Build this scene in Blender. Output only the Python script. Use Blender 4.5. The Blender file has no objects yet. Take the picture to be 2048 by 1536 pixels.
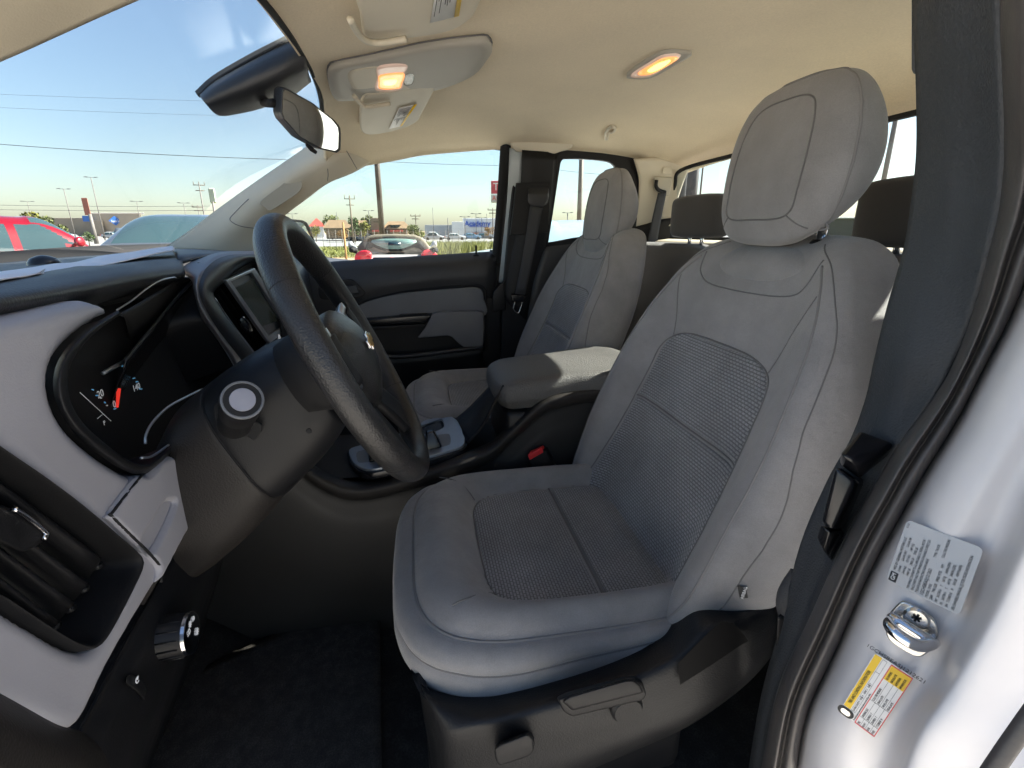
import bpy, bmesh, math, random
import numpy as np
from mathutils import Vector, Matrix
from mathutils.bvhtree import BVHTree
random.seed(7); rng = np.random.default_rng(7)
R_ = math.radians
SC = bpy.context.scene
COL = SC.collection

# ------------------------------------------------------------------ camera
FPX = 1000.0                       # focal length in photo pixels (2048 wide)
PITCH = math.atan(308/FPX); YAW = R_(10.5)
CAM = np.array([-1.01, -.12, 1.42])
_h = np.array([math.cos(YAW), -math.sin(YAW), 0.0]); _z = np.array([0, 0, 1.0])
_F = math.cos(PITCH)*_h - math.sin(PITCH)*_z
_R = np.array([-math.sin(YAW), -math.cos(YAW), 0.0])
_U = math.sin(PITCH)*_h + math.cos(PITCH)*_z
cd = bpy.data.cameras.new('camera'); co = bpy.data.objects.new('camera', cd); COL.objects.link(co)
cd.sensor_width = 36; cd.lens = FPX/2048*36; cd.clip_start = .02; cd.clip_end = 3000
m = Matrix(((_R[0], _U[0], -_F[0]), (_R[1], _U[1], -_F[1]), (_R[2], _U[2], -_F[2]))).to_4x4()
m.translation = Vector(CAM); co.matrix_world = m
SC.camera = co

# ------------------------------------------------------------------ light
SUN = np.array([.035, -.74, .58]); SUN = SUN/np.linalg.norm(SUN)
W = bpy.data.worlds.new('World'); SC.world = W; W.use_nodes = True
nt = W.node_tree; sky = nt.nodes.new('ShaderNodeTexSky'); sky.sky_type = 'NISHITA'; sky.sun_disc = False
sky.sun_elevation = math.asin(SUN[2]); sky.sun_rotation = math.atan2(SUN[0], SUN[1])
sky.air_density = 1.0; sky.dust_density = 1.1; sky.ozone_density = 1.0
nt.links.new(sky.outputs[0], nt.nodes['Background'].inputs[0]); nt.nodes['Background'].inputs[1].default_value = .05
sl = bpy.data.lights.new('sun', 'SUN'); sl.energy = 5.0; sl.angle = R_(.53); sl.color = (1, .93, .82)
so = bpy.data.objects.new('sun', sl); COL.objects.link(so)
so.rotation_euler = Vector(SUN).to_track_quat('Z', 'Y').to_euler(); so.location = (-4, -8, 8)
vs = SC.view_settings; vs.view_transform = 'Standard'; vs.look = 'None'; vs.gamma = 1; vs.exposure = 2.3
SC.cycles.max_bounces = 7; SC.cycles.diffuse_bounces = 4; SC.cycles.glossy_bounces = 3; SC.cycles.transparent_max_bounces = 16
SC.cycles.sample_clamp_indirect = 6; SC.cycles.use_adaptive_sampling = True; SC.cycles.adaptive_threshold = .03; SC.cycles.caustics_reflective = False; SC.cycles.caustics_refractive = False

# ------------------------------------------------------------------ helpers
def ray(x, y): return _F + (x-1024)/FPX*_R + (768-y)/FPX*_U
def Px(x, y, v): d = ray(x, y); return CAM + d*((v-CAM[0])/d[0])
def Py(x, y, v): d = ray(x, y); return CAM + d*((v-CAM[1])/d[1])
def Pz(x, y, v): d = ray(x, y); return CAM + d*((v-CAM[2])/d[2])

def crs(A, k, closed=False):
    """Catmull-Rom refine along axis 0"""
    A = np.asarray(A, float); n = len(A)
    if closed: P = np.concatenate([A[-1:], A, A[:2]])
    else: P = np.concatenate([2*A[:1]-A[1:2], A, 2*A[-1:]-A[-2:-1]])
    ns = n if closed else n-1
    out = []
    for j in range(k):
        t = j/k
        p0, p1, p2, p3 = P[:ns], P[1:ns+1], P[2:ns+2], P[3:ns+3]
        out.append(.5*(2*p1+(p2-p0)*t+(2*p0-5*p1+4*p2-p3)*t*t+(3*p1-p0-3*p2+p3)*t**3))
    B = np.stack(out, 1).reshape((ns*k,)+A.shape[1:])
    return B if closed else np.concatenate([B, A[-1:]])
def resamp(P, n, closed=False):
    P = np.asarray(P, float)
    Q = np.concatenate([P, P[:1]]) if closed else P
    s = np.r_[0, np.cumsum(np.linalg.norm(np.diff(Q, axis=0), axis=1))]
    t = np.linspace(0, s[-1], n+1)[:-1] if closed else np.linspace(0, s[-1], n)
    return np.stack([np.interp(t, s, Q[:, i]) for i in range(Q.shape[1])], 1)
def curve(P, n, closed=False): return resamp(crs(P, 10, closed), n, closed)
def nrm(v): v = np.asarray(v, float); return v/np.linalg.norm(v)

def link(o, parent=None):
    COL.objects.link(o)
    if parent is not None:
        o.parent = parent
        if parent.parent is None: o.matrix_parent_inverse = Matrix.Translation(-parent.location)
    return o
def mk(name, V, Fc, mat, parent=None, smooth=True, uv=None):
    me = bpy.data.meshes.new(name)
    me.from_pydata([tuple(v) for v in V], [], [tuple(f) for f in Fc]); me.update()
    if smooth: me.polygons.foreach_set('use_smooth', [True]*len(me.polygons))
    if uv is not None:
        l = me.uv_layers.new(name='UVMap'); vi = np.zeros(len(me.loops), int); me.loops.foreach_get('vertex_index', vi)
        l.data.foreach_set('uv', np.asarray(uv, float)[vi].ravel())
    if mat: me.materials.append(mat)
    return link(bpy.data.objects.new(name, me), parent)
def gridfaces(n, m, cu=False, cv=False):
    F = []
    for i in range(n if cu else n-1):
        a = i*m; b = ((i+1) % n)*m
        for j in range(m if cv else m-1):
            k = (j+1) % m
            F.append((a+j, a+k, b+k, b+j))
    return F
def surf(name, rows, mat, parent=None, k=6, kv=None, thick=0.0, flip=False, off=-1):
    """smooth sheet through a grid of 3D control points; thick>0 makes it a solid sheet"""
    A = np.asarray(rows, float); A = crs(A, k); A = np.swapaxes(crs(np.swapaxes(A, 0, 1), kv or k), 0, 1)
    n, m_ = A.shape[:2]; V = A.reshape(-1, 3); F = gridfaces(n, m_)
    if flip: F = [f[::-1] for f in F]
    o = mk(name, V, F, mat, parent)
    if thick:
        s = o.modifiers.new('s', 'SOLIDIFY'); s.thickness = thick; s.offset = off
    return o
def tube(name, P, r, mat, parent=None, n=10, closed=False, caps=True):
    P = np.asarray(P, float); N = len(P)
    r = np.broadcast_to(np.asarray(r, float), (N,))
    T = np.gradient(P, axis=0) if not closed else np.roll(P, -1, 0)-np.roll(P, 1, 0)
    T /= np.linalg.norm(T, axis=1)[:, None]+1e-12
    a = nrm(np.cross(T[0], [.3, .5, .8])); fr = [a]
    for i in range(1, N):
        a = a-T[i]*(a@T[i]); a = nrm(a); fr.append(a)
    A = np.array(fr); B = np.cross(T, A)
    th = np.linspace(0, 2*np.pi, n, endpoint=False)
    V = (P[:, None]+r[:, None, None]*(np.cos(th)[None, :, None]*A[:, None]+np.sin(th)[None, :, None]*B[:, None])).reshape(-1, 3)
    F = gridfaces(N, n, closed, True)
    if caps and not closed: F += [tuple(range(n))[::-1], tuple(range((N-1)*n, N*n))]
    return mk(name, V, F, mat, parent)
def loft(name, secs, mat, parent=None, k=4, kr=4, caps=True, uv=None):
    """closed rings lofted smoothly"""
    A = np.asarray(secs, float)
    if kr > 1: A = np.swapaxes(crs(np.swapaxes(A, 0, 1), kr, True), 0, 1)
    if k > 1: A = crs(A, k)
    n, m_ = A.shape[:2]; V = A.reshape(-1, 3); F = gridfaces(n, m_, False, True)
    if caps:
        V = np.concatenate([V, [A[0].mean(0)], [A[-1].mean(0)]])
        for j in range(m_):
            F.append((n*m_, (j+1) % m_, j)); F.append((n*m_+1, (n-1)*m_+j, (n-1)*m_+(j+1) % m_))
    return mk(name, V, F, mat, parent)
def box(name, c, size, mat, parent=None, bev=.003, rot=None, seg=3, smooth=True):
    V = np.array([[x, y, z] for x in (-.5, .5) for y in (-.5, .5) for z in (-.5, .5)])*np.asarray(size)
    if rot is not None: V = V @ np.array(rot).T
    V = V+np.asarray(c)
    F = [(0, 1, 3, 2), (4, 6, 7, 5), (0, 4, 5, 1), (2, 3, 7, 6), (0, 2, 6, 4), (1, 5, 7, 3)]
    o = mk(name, V, F, mat, parent, smooth)
    if bev: bevel(o, bev, seg)
    return o
def bevel(o, w, seg=3, ang=40):
    b = o.modifiers.new('b', 'BEVEL'); b.width = w; b.segments = seg; b.limit_method = 'ANGLE'; b.angle_limit = R_(ang); b.harden_normals = False
    return o
def prism(name, ring, vec, mat, parent=None, bev=.003, seg=3, smooth=True):
    A = np.asarray(ring, float); n = len(A); V = np.concatenate([A, A+np.asarray(vec)])
    F = [tuple(range(n))[::-1], tuple(range(n, 2*n))]+[(i, (i+1) % n, n+(i+1) % n, n+i) for i in range(n)]
    o = mk(name, V, F, mat, parent, smooth)
    bm = bmesh.new(); bm.from_mesh(o.data); bmesh.ops.recalc_face_normals(bm, faces=bm.faces); bm.to_mesh(o.data); bm.free()
    if bev: bevel(o, bev, seg, 35)
    return o
def hexa(name, near4, far4, mat, parent=None, bev=.004, seg=3):
    """box from two quads"""
    return prism_pair(name, near4, far4, mat, parent, bev, seg)
def prism_pair(name, A, B, mat, parent=None, bev=.003, seg=3):
    A = np.asarray(A, float); B = np.asarray(B, float); n = len(A); V = np.concatenate([A, B])
    F = [tuple(range(n))[::-1], tuple(range(n, 2*n))]+[(i, (i+1) % n, n+(i+1) % n, n+i) for i in range(n)]
    o = mk(name, V, F, mat, parent, True)
    bm = bmesh.new(); bm.from_mesh(o.data); bmesh.ops.recalc_face_normals(bm, faces=bm.faces); bm.to_mesh(o.data); bm.free()
    if bev: bevel(o, bev, seg, 30)
    return o
def conv(cu, name):
    t = bpy.data.objects.new('tmp', cu); COL.objects.link(t)
    dg = bpy.context.evaluated_depsgraph_get(); dg.update()
    me = bpy.data.meshes.new_from_object(t.evaluated_get(dg)); me.name = name
    bpy.data.objects.remove(t); bpy.data.curves.remove(cu)
    return me
def frame(me, o, ax, ay, az):
    M = Matrix(((ax[0], ay[0], az[0], o[0]), (ax[1], ay[1], az[1], o[1]), (ax[2], ay[2], az[2], o[2]), (0, 0, 0, 1)))
    me.transform(M)
    return M
def panel2d(name, loops, o, ax, ay, depth, bev, mat, parent=None, bres=2, warp=None, smooth=True, angle=40):
    cu = bpy.data.curves.new('c', 'CURVE'); cu.dimensions = '2D'; cu.fill_mode = 'BOTH'
    cu.extrude = depth/2; cu.bevel_depth = bev; cu.bevel_resolution = bres; cu.offset = -bev
    for L in loops:
        s = cu.splines.new('POLY'); s.points.add(len(L)-1); s.use_cyclic_u = True
        s.points.foreach_set('co', np.c_[np.asarray(L)[:, :2], np.zeros(len(L)), np.ones(len(L))].ravel())
    me = conv(cu, name); ax = nrm(ax); ay = nrm(ay); az = np.cross(ax, ay); frame(me, o, ax, ay, az)
    me.materials.clear(); me.materials.append(mat)
    if warp is not None:
        for v in me.vertices: v.co = warp(v.co)
    if smooth:
        me.polygons.foreach_set('use_smooth', [True]*len(me.polygons))
        try: me.set_sharp_from_angle(angle=R_(angle))
        except Exception: pass
    return link(bpy.data.objects.new(name, me), parent)
def softpanel(name, loops, o, ax, ay, r, wall, mat, parent=None, step=.004, warp=None):
    """padded panel: outline with holes, edges rolled over radius r, skirt of depth wall"""
    from mathutils.geometry import delaunay_2d_cdt
    ax = nrm(ax); ay = nrm(ay); az = np.cross(ax, ay)
    loops = [resamp(np.asarray(L, float), max(24, int(np.linalg.norm(np.diff(np.r_[L, L[:1]], axis=0), axis=1).sum()/(step*.7))), True) for L in loops]
    def inside(P, L):
        x, y = P[:, 0, None], P[:, 1, None]; a = L; b_ = np.roll(L, -1, 0)
        c = ((a[:, 1] > y) != (b_[:, 1] > y)) & (x < (b_[:, 0]-a[:, 0])*(y-a[:, 1])/(b_[:, 1]-a[:, 1]+1e-15)+a[:, 0]); return c.sum(1) % 2 == 1
    def dist(P):
        d = np.full(len(P), 9.)
        for L in loops:
            a = L; e = np.roll(L, -1, 0)-a; t = np.clip(((P[:, None]-a)*e).sum(2)/((e*e).sum(1)+1e-15), 0, 1); d = np.minimum(d, np.linalg.norm(P[:, None]-(a+t[..., None]*e), axis=2).min(1))
        return d
    mn, mx = loops[0].min(0), loops[0].max(0)
    gx, gy = np.meshgrid(np.arange(mn[0], mx[0], step), np.arange(mn[1], mx[1], step)); P = np.stack([gx.ravel(), gy.ravel()], 1)
    ok = inside(P, loops[0])
    for L in loops[1:]: ok &= ~inside(P, L)
    P = P[ok]; P = P[dist(P) > step*.45]
    pts = np.concatenate(loops+[P]); ed = []; o_ = 0
    for L in loops: n = len(L); ed += [(o_+i, o_+(i+1) % n) for i in range(n)]; o_ += n
    res = delaunay_2d_cdt([Vector(p) for p in pts], ed, [], 0, 1e-7)
    V2 = np.array([v[:] for v in res[0]]); T = np.array([f[:] for f in res[2]]); c = V2[T].mean(1); ok = inside(c, loops[0])
    for L in loops[1:]: ok &= ~inside(c, L)
    T = T[ok]; d = dist(V2); q = np.clip(1-d/r, 0, 1); dep = r-np.sqrt(np.maximum(r*r-(q*r)**2, 0))
    V = np.asarray(o)+V2[:, :1]*ax+V2[:, 1:]*ay-dep[:, None]*az; F = [tuple(t) for t in T]; V = list(V)
    for li, L in enumerate(loops):
        n = len(L); b0 = len(V); wall_ = wall if li == 0 else min(wall, .0015)
        top = np.asarray(o)+L[:, :1]*ax+L[:, 1:]*ay-r*az; V += list(top)+list(top-az*wall_)
        F += [(b0+i, b0+n+i, b0+n+(i+1) % n, b0+(i+1) % n) for i in range(n)]
    V = np.array(V)
    if warp is not None: V = warp(V)
    ob = mk(name, V, F, mat, parent)
    bm = bmesh.new(); bm.from_mesh(ob.data); bmesh.ops.remove_doubles(bm, verts=bm.verts, dist=1e-6); bmesh.ops.recalc_face_normals(bm, faces=bm.faces); bm.to_mesh(ob.data); bm.free()
    return ob
AXX = ((0, -1, 0), (0, 0, 1))      # X-plane facing the driver side
AYY = ((1, 0, 0), (0, 0, 1))       # Y-plane facing rearward
def loopX(px, X, n=0, smooth=True):
    P = np.array([Px(x, y, X) for x, y in px]); Q = np.stack([-P[:, 1], P[:, 2]], 1)
    return curve(Q, n or len(px)*6, True) if smooth else Q
def loopY(px, Y, n=0, smooth=True):
    P = np.array([Py(x, y, Y) for x, y in px]); Q = np.stack([P[:, 0], P[:, 2]], 1)
    return curve(Q, n or len(px)*6, True) if smooth else Q
def panelX(name, loops, X, depth, bev, mat, parent=None, **k): return panel2d(name, loops, (X, 0, 0), *AXX, depth, bev, mat, parent, **k)
def panelY(name, loops, Y, depth, bev, mat, parent=None, **k): return panel2d(name, loops, (0, Y, 0), *AYY, depth, bev, mat, parent, **k)
def text(name, s, size, o, ax, ay, mat, parent=None, ext=.0003, sx=1.0, bold=0.0, align='CENTER'):
    cu = bpy.data.curves.new('t', 'FONT'); cu.body = s; cu.size = size; cu.align_x = align; cu.align_y = 'CENTER'; cu.extrude = ext; cu.offset = bold; cu.resolution_u = 3
    me = conv(cu, name); ax = nrm(ax); ay = nrm(ay); ay = nrm(ay-ax*(ax@ay)); az = np.cross(ax, ay)
    me.transform(Matrix.Scale(sx, 4, (1, 0, 0))); frame(me, o, ax, ay, az)
    me.materials.clear(); me.materials.append(mat)
    return link(bpy.data.objects.new(name, me), parent)
def lathe(name, prof, o, axis, mat, parent=None, n=32):
    """prof: (r, h) along axis"""
    ax = nrm(axis); a = nrm(np.cross(ax, [.21, .37, .9])); b = np.cross(ax, a)
    th = np.linspace(0, 2*np.pi, n, endpoint=False)
    V = np.concatenate([np.asarray(o)+h*ax+r*(np.cos(th)[:, None]*a+np.sin(th)[:, None]*b) for r, h in prof])
    m_ = len(prof); F = gridfaces(m_, n, False, True)
    F += [tuple(range(n))[::-1], tuple(range((m_-1)*n, m_*n))]
    ob = mk(name, V, F, mat, parent)
    bm = bmesh.new(); bm.from_mesh(ob.data); bmesh.ops.recalc_face_normals(bm, faces=bm.faces); bm.to_mesh(ob.data); bm.free()
    try: ob.data.set_sharp_from_angle(angle=R_(35))
    except Exception: pass
    return ob
def tag(o, label, cat, group=None, kind=None):
    if label: o['label'] = label
    if cat: o['category'] = cat
    if group: o['group'] = group
    if kind: o['kind'] = kind
    return o
def thing(name, label, cat, loc=(0, 0, 0), group=None):
    o = bpy.data.objects.new(name, None); o.empty_display_size = .05; o.location = loc; COL.objects.link(o)
    return tag(o, label, cat, group)
from mathutils import noise as _nz
def rough_up(o, amp, sc):
    me = o.data; n = np.zeros(len(me.vertices)*3); me.vertices.foreach_get('normal', n); n = n.reshape(-1, 3)
    c = np.zeros(len(me.vertices)*3); me.vertices.foreach_get('co', c); c = c.reshape(-1, 3)
    d = np.array([sum(a*_nz.noise(Vector((p[0]*s, p[1]*s*.8, p[2]*s))) for a, s in zip(amp, sc)) for p in c])
    me.vertices.foreach_set('co', (c+n*d[:, None]).ravel()); me.update(); return o
def lab(o, s): o['label'] = s; return o

# ------------------------------------------------------------------ materials
def mat(name, col, rough=.5, metal=0.0, bump=None, var=None, spec=.5, sheen=0.0, coat=0.0, uvbump=None, emit=None, estr=0, trans=0):
    M = bpy.data.materials.new(name); M.use_nodes = True; t = M.node_tree; b = t.nodes['Principled BSDF']
    b.inputs['Base Color'].default_value = (*col, 1); b.inputs['Roughness'].default_value = rough; b.inputs['Metallic'].default_value = metal
    b.inputs['Specular IOR Level'].default_value = spec
    if sheen: b.inputs['Sheen Weight'].default_value = sheen; b.inputs['Sheen Roughness'].default_value = .5
    if coat: b.inputs['Coat Weight'].default_value = coat; b.inputs['Coat Roughness'].default_value = .06
    if emit: b.inputs['Emission Color'].default_value = (*emit, 1); b.inputs['Emission Strength'].default_value = estr
    if trans: b.inputs['Transmission Weight'].default_value = trans
    tc = t.nodes.new('ShaderNodeTexCoord')
    def noise(scale, det=3, rgh=.55):
        n = t.nodes.new('ShaderNodeTexNoise'); n.inputs['Scale'].default_value = scale; n.inputs['Detail'].default_value = det; n.inputs['Roughness'].default_value = rgh
        t.links.new(tc.outputs['Object'], n.inputs['Vector']); return n
    if var:                                   # list of (scale, amount)
        src = None
        for sc_, am in var:
            n = noise(sc_, 4); r = t.nodes.new('ShaderNodeMapRange'); r.inputs[1].default_value = .3; r.inputs[2].default_value = .7
            r.inputs[3].default_value = 1-am; r.inputs[4].default_value = 1+am; t.links.new(n.outputs[0], r.inputs[0])
            if src is None: src = r.outputs[0]
            else:
                mm = t.nodes.new('ShaderNodeMath'); mm.operation = 'MULTIPLY'; t.links.new(src, mm.inputs[0]); t.links.new(r.outputs[0], mm.inputs[1]); src = mm.outputs[0]
        v = t.nodes.new('ShaderNodeVectorMath'); v.operation = 'SCALE'; v.inputs[0].default_value = col; t.links.new(src, v.inputs['Scale']); t.links.new(v.outputs[0], b.inputs['Base Color'])
        rr = t.nodes.new('ShaderNodeMath'); rr.operation = 'MULTIPLY'; rr.inputs[1].default_value = rough; rr.use_clamp = True
        t.links.new(src, rr.inputs[0]); t.links.new(rr.outputs[0], b.inputs['Roughness'])
    hs = None
    if bump:                                  # list of (kind, scale, height in m); summed into one bump
        for kind, sc_, di in bump:
            if kind == 'n': n = noise(sc_, 2); h = n.outputs[0]
            else:
                n = t.nodes.new('ShaderNodeTexVoronoi'); n.inputs['Scale'].default_value = sc_; n.feature = 'F1'; t.links.new(tc.outputs['Object'], n.inputs['Vector']); h = n.outputs['Distance']
            mm = t.nodes.new('ShaderNodeMath'); mm.operation = 'MULTIPLY'; mm.inputs[1].default_value = di; t.links.new(h, mm.inputs[0])
            if hs is None: hs = mm.outputs[0]
            else:
                ad = t.nodes.new('ShaderNodeMath'); ad.operation = 'ADD'; t.links.new(hs, ad.inputs[0]); t.links.new(mm.outputs[0], ad.inputs[1]); hs = ad.outputs[0]
        bp = t.nodes.new('ShaderNodeBump'); bp.inputs['Distance'].default_value = 1.0; bp.inputs['Strength'].default_value = 1
        t.links.new(hs, bp.inputs['Height']); hs = bp.outputs[0]
    if hs is not None: t.links.new(hs, b.inputs['Normal'])
    M['_'] = 1
    return M
def weave_mat(name, col, col2):
    """knitted insert cloth: rows of short stitches, on the UV map in metres"""
    M = mat(name, col, .85, bump=[('n', 900, .0004)], spec=.25, sheen=.25); t = M.node_tree; b = t.nodes['Principled BSDF']
    uv = t.nodes.new('ShaderNodeUVMap'); br = t.nodes.new('ShaderNodeTexBrick')
    br.inputs['Scale'].default_value = 1.0; br.inputs['Brick Width'].default_value = .0078; br.inputs['Row Height'].default_value = .0044
    br.inputs['Mortar Size'].default_value = .0012; br.inputs['Mortar Smooth'].default_value = .7
    br.inputs['Color1'].default_value = (*col, 1); br.inputs['Color2'].default_value = tuple(c*.86 for c in col)+(1,); br.inputs['Mortar'].default_value = (*col2, 1)
    t.links.new(uv.outputs[0], br.inputs['Vector'])
    n = t.nodes.new('ShaderNodeTexNoise'); n.inputs['Scale'].default_value = 9; n.inputs['Detail'].default_value = 4; t.links.new(t.nodes['Texture Coordinate'].outputs['Object'], n.inputs['Vector'])
    r = t.nodes.new('ShaderNodeMapRange'); r.inputs[1].default_value = .3; r.inputs[2].default_value = .7; r.inputs[3].default_value = .8; r.inputs[4].default_value = 1.2
    t.links.new(n.outputs[0], r.inputs[0])
    v = t.nodes.new('ShaderNodeVectorMath'); v.operation = 'SCALE'; t.links.new(br.outputs['Color'], v.inputs[0]); t.links.new(r.outputs[0], v.inputs['Scale'])
    t.links.new(v.outputs[0], b.inputs['Base Color'])
    bp = t.nodes.new('ShaderNodeBump'); bp.inputs['Distance'].default_value = .0016; bp.inputs['Strength'].default_value = 1; bp.invert = True
    t.links.new(br.outputs['Fac'], bp.inputs['Height'])
    old = [n for n in t.nodes if n.type == 'BUMP' and n is not bp][0]; t.links.new(old.outputs[0], bp.inputs['Normal']); t.links.new(bp.outputs[0], b.inputs['Normal'])
    return M
def glass_mat(name, tint=(.93, .97, .96), refl=.06, rough=.0):
    M = bpy.data.materials.new(name); M.use_nodes = True; t = M.node_tree; t.nodes.remove(t.nodes['Principled BSDF'])
    tr = t.nodes.new('ShaderNodeBsdfTransparent'); tr.inputs[0].default_value = (*tint, 1)
    gl = t.nodes.new('ShaderNodeBsdfGlossy'); gl.inputs['Roughness'].default_value = rough
    fr = t.nodes.new('ShaderNodeFresnel')
    ge = t.nodes.new('ShaderNodeNewGeometry'); mi = t.nodes.new('ShaderNodeMapRange'); mi.inputs[3].default_value = 1.45; mi.inputs[4].default_value = 1/1.45   # both faces of a thin pane act alike
    t.links.new(ge.outputs['Backfacing'], mi.inputs[0]); t.links.new(mi.outputs[0], fr.inputs[0])
    mx = t.nodes.new('ShaderNodeMixShader'); t.links.new(fr.outputs[0], mx.inputs[0]); t.links.new(tr.outputs[0], mx.inputs[1]); t.links.new(gl.outputs[0], mx.inputs[2])
    t.links.new(mx.outputs[0], t.nodes['Material Output'].inputs[0]); return M

GRAIN = [('n', 600, .00022), ('v', 420, .00022)]
M_dash = mat('dash_charcoal', (.027, .0285, .032), .46, bump=GRAIN, var=[(6, .12)])
M_blk = mat('black_plastic', (.010, .010, .0112), .46, bump=[('n', 700, .0002)], var=[(8, .15)], spec=.3)
M_gloss = mat('gloss_black', (.010, .010, .012), .24, bump=None)
M_pit = mat('matte_black', (.006, .006, .007), .8)
M_gray = mat('gray_trim', (.345, .342, .375), .48, bump=[('n', 900, .00009), ('v', 520, .00007)], var=[(5, .06)])
M_gray2 = mat('dark_gray_trim', (.135, .14, .15), .55, bump=GRAIN, var=[(7, .1)])
M_brn = mat('column_plastic', (.022, .0195, .018), .5, bump=GRAIN, var=[(7, .12)], spec=.3)
M_shield = mat('seat_shield_plastic', (.0115, .0115, .0125), .46, bump=GRAIN, var=[(7, .12)], spec=.35)
M_vent = mat('vent_black', (.011, .011, .012), .6, bump=[('n', 600, .0002)], spec=.2)
M_graym = mat('mid_gray_trim', (.21, .21, .225), .5, bump=GRAIN, var=[(6, .06)])
M_lea = mat('wheel_leatherette', (.017, .0165, .017), .36, bump=[('v', 480, .00042), ('n', 700, .0002)], var=[(14, .15)])
M_head = mat('headliner_cloth', (.72, .61, .435), .95, bump=[('n', 900, .0003), ('n', 220, .0004)], var=[(4, .06), (300, .05)], spec=.1, sheen=.2)
M_beig = mat('beige_plastic', (.64, .58, .46), .55, bump=[('n', 600, .0002)], var=[(5, .06)])
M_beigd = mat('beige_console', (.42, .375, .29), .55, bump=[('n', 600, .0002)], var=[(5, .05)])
M_fab = mat('seat_cloth', (.245, .238, .24), .9, bump=[('n', 1000, .0004), ('n', 40, .0016)], var=[(4, .15), (22, .1), (700, .08)], spec=.2, sheen=.3)
M_fabd = mat('rear_seat_cloth', (.075, .07, .068), .9, bump=[('n', 1100, .0005)], var=[(6, .1)], spec=.2, sheen=.2)
M_weave = weave_mat('seat_weave', (.33, .33, .342), (.135, .137, .145))
M_seam = mat('seam_thread', (.14, .135, .136), .85)
M_pipe = mat('seat_piping', (.20, .193, .194), .8, bump=[('n', 900, .0005)])
M_carp = mat('carpet', (.052, .046, .042), 1.0, bump=[('n', 500, .004), ('n', 1200, .003)], var=[(30, .35), (300, .4)], spec=.1)
M_mat_ = mat('floor_mat', (.066, .059, .054), 1.0, bump=[('n', 900, .003)], var=[(60, .3), (400, .4)], spec=.1)
M_chr = mat('chrome', (.72, .72, .74), .12, 1.0)
M_zinc = mat('zinc_steel', (.62, .61, .58), .24, 1.0, bump=[('n', 60, .0006)], var=[(40, .12)])
M_sil = mat('silver_paint', (.52, .55, .60), .3, .75, var=[(30, .05)])
M_bluegr = mat('console_plate', (.24, .27, .31), .36, .55, var=[(40, .06)])
M_white = mat('white_paint', (.70, .68, .69), .45, coat=.15, var=[(3, .03), (60, .015)], bump=[('n', 14, .0002)])
M_rub = mat('weatherstrip', (.062, .056, .054), .42, bump=[('n', 400, .0002)], var=[(10, .15)])
M_bpil = mat('pillar_trim', (.034, .038, .044), .6, bump=[('n', 600, .0003), ('v', 500, .0003)], var=[(6, .1), (200, .15)])
M_belt = mat('belt_webbing', (.045, .046, .05), .75, bump=[('n', 800, .0005)])
M_red = mat('red_plastic', (.75, .03, .035), .4)
M_glass = glass_mat('clear_glass')
M_glassd = glass_mat('privacy_glass', (.80, .86, .86))
M_mir = mat('mirror_glass', (.80, .82, .80), .02, 1.0)
M_paper = mat('paper', (.80, .79, .82), .8)
M_ink = mat('ink', (.02, .02, .022), .6)
M_wht = mat('label_white', (.82, .81, .80), .5)
M_lsil = mat('label_silver', (.50, .48, .47), .38, .35, var=[(20, .04)])
M_yel = mat('label_yellow', (.86, .55, .02), .5)
M_rdl = mat('label_red', (.75, .06, .05), .5)
M_gold = mat('gold_emblem', (.72, .46, .16), .3, .7)
M_ind = mat('indicator_white', (.75, .75, .75), .5, emit=(.9, .95, 1), estr=.03)
M_indb = mat('indicator_blue', (.15, .45, .8), .5, emit=(.2, .6, 1), estr=.05)
M_need = mat('needle_red', (.8, .03, .02), .4, emit=(1, .05, .03), estr=.12)
M_scr = mat('screen_glass', (.06, .075, .07), .12, var=[(8, .1)])
M_lamp = mat('lamp_lens', (.9, .6, .35), .25, emit=(1, .28, .05), estr=.28)
M_lampc = mat('lamp_core', (1, .8, .4), .3, emit=(1, .45, .08), estr=1.1)
M_lampe = mat('lamp_frost', (.85, .72, .66), .25, emit=(1, .45, .25), estr=.03)

# ------------------------------------------------------------------ seats
HP = np.array([(0, 0), (.2, 0), (.42, .0005), (.56, .005), (.68, .025), (.8, .046), (.9, .047), (.965, .030), (1.0, -.012), (.995, -.05), (.95, -.082), (.82, -.1), (.5, -.108), (0, -.11)])
_fr = crs(HP[:9], 12)
def dprof(xf): return np.interp(np.abs(xf), _fr[:, 0], _fr[:, 1])
BZ = np.array([.925, .95, 1.0, 1.07, 1.15, 1.22, 1.28, 1.33, 1.37, 1.395, 1.410])
BW = np.array([.218, .234, .246, .254, .253, .245, .230, .206, .178, .150, .112])
BA = np.array([.95, 1.0, 1.0, 1.0, .9, .78, .6, .42, .3, .2, .1])
BR = np.array([0, 0, 0, 0, 0, 0, 0, 0, .003, .011, .03])
BT = np.array([.9, .95, 1, 1, 1, 1, .96, .92, .86, .74, .4])
def bw(Z): return np.interp(Z, BZ, BW)
def bY(Z): return -.455-(Z-.95)*.364-np.interp(Z, BZ, BR)
def bp(lx, Z, off=0.0):
    return np.array([lx, bY(Z)+dprof(lx/bw(Z))*np.interp(Z, BZ, BA)+off, Z+off*.35])
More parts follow.
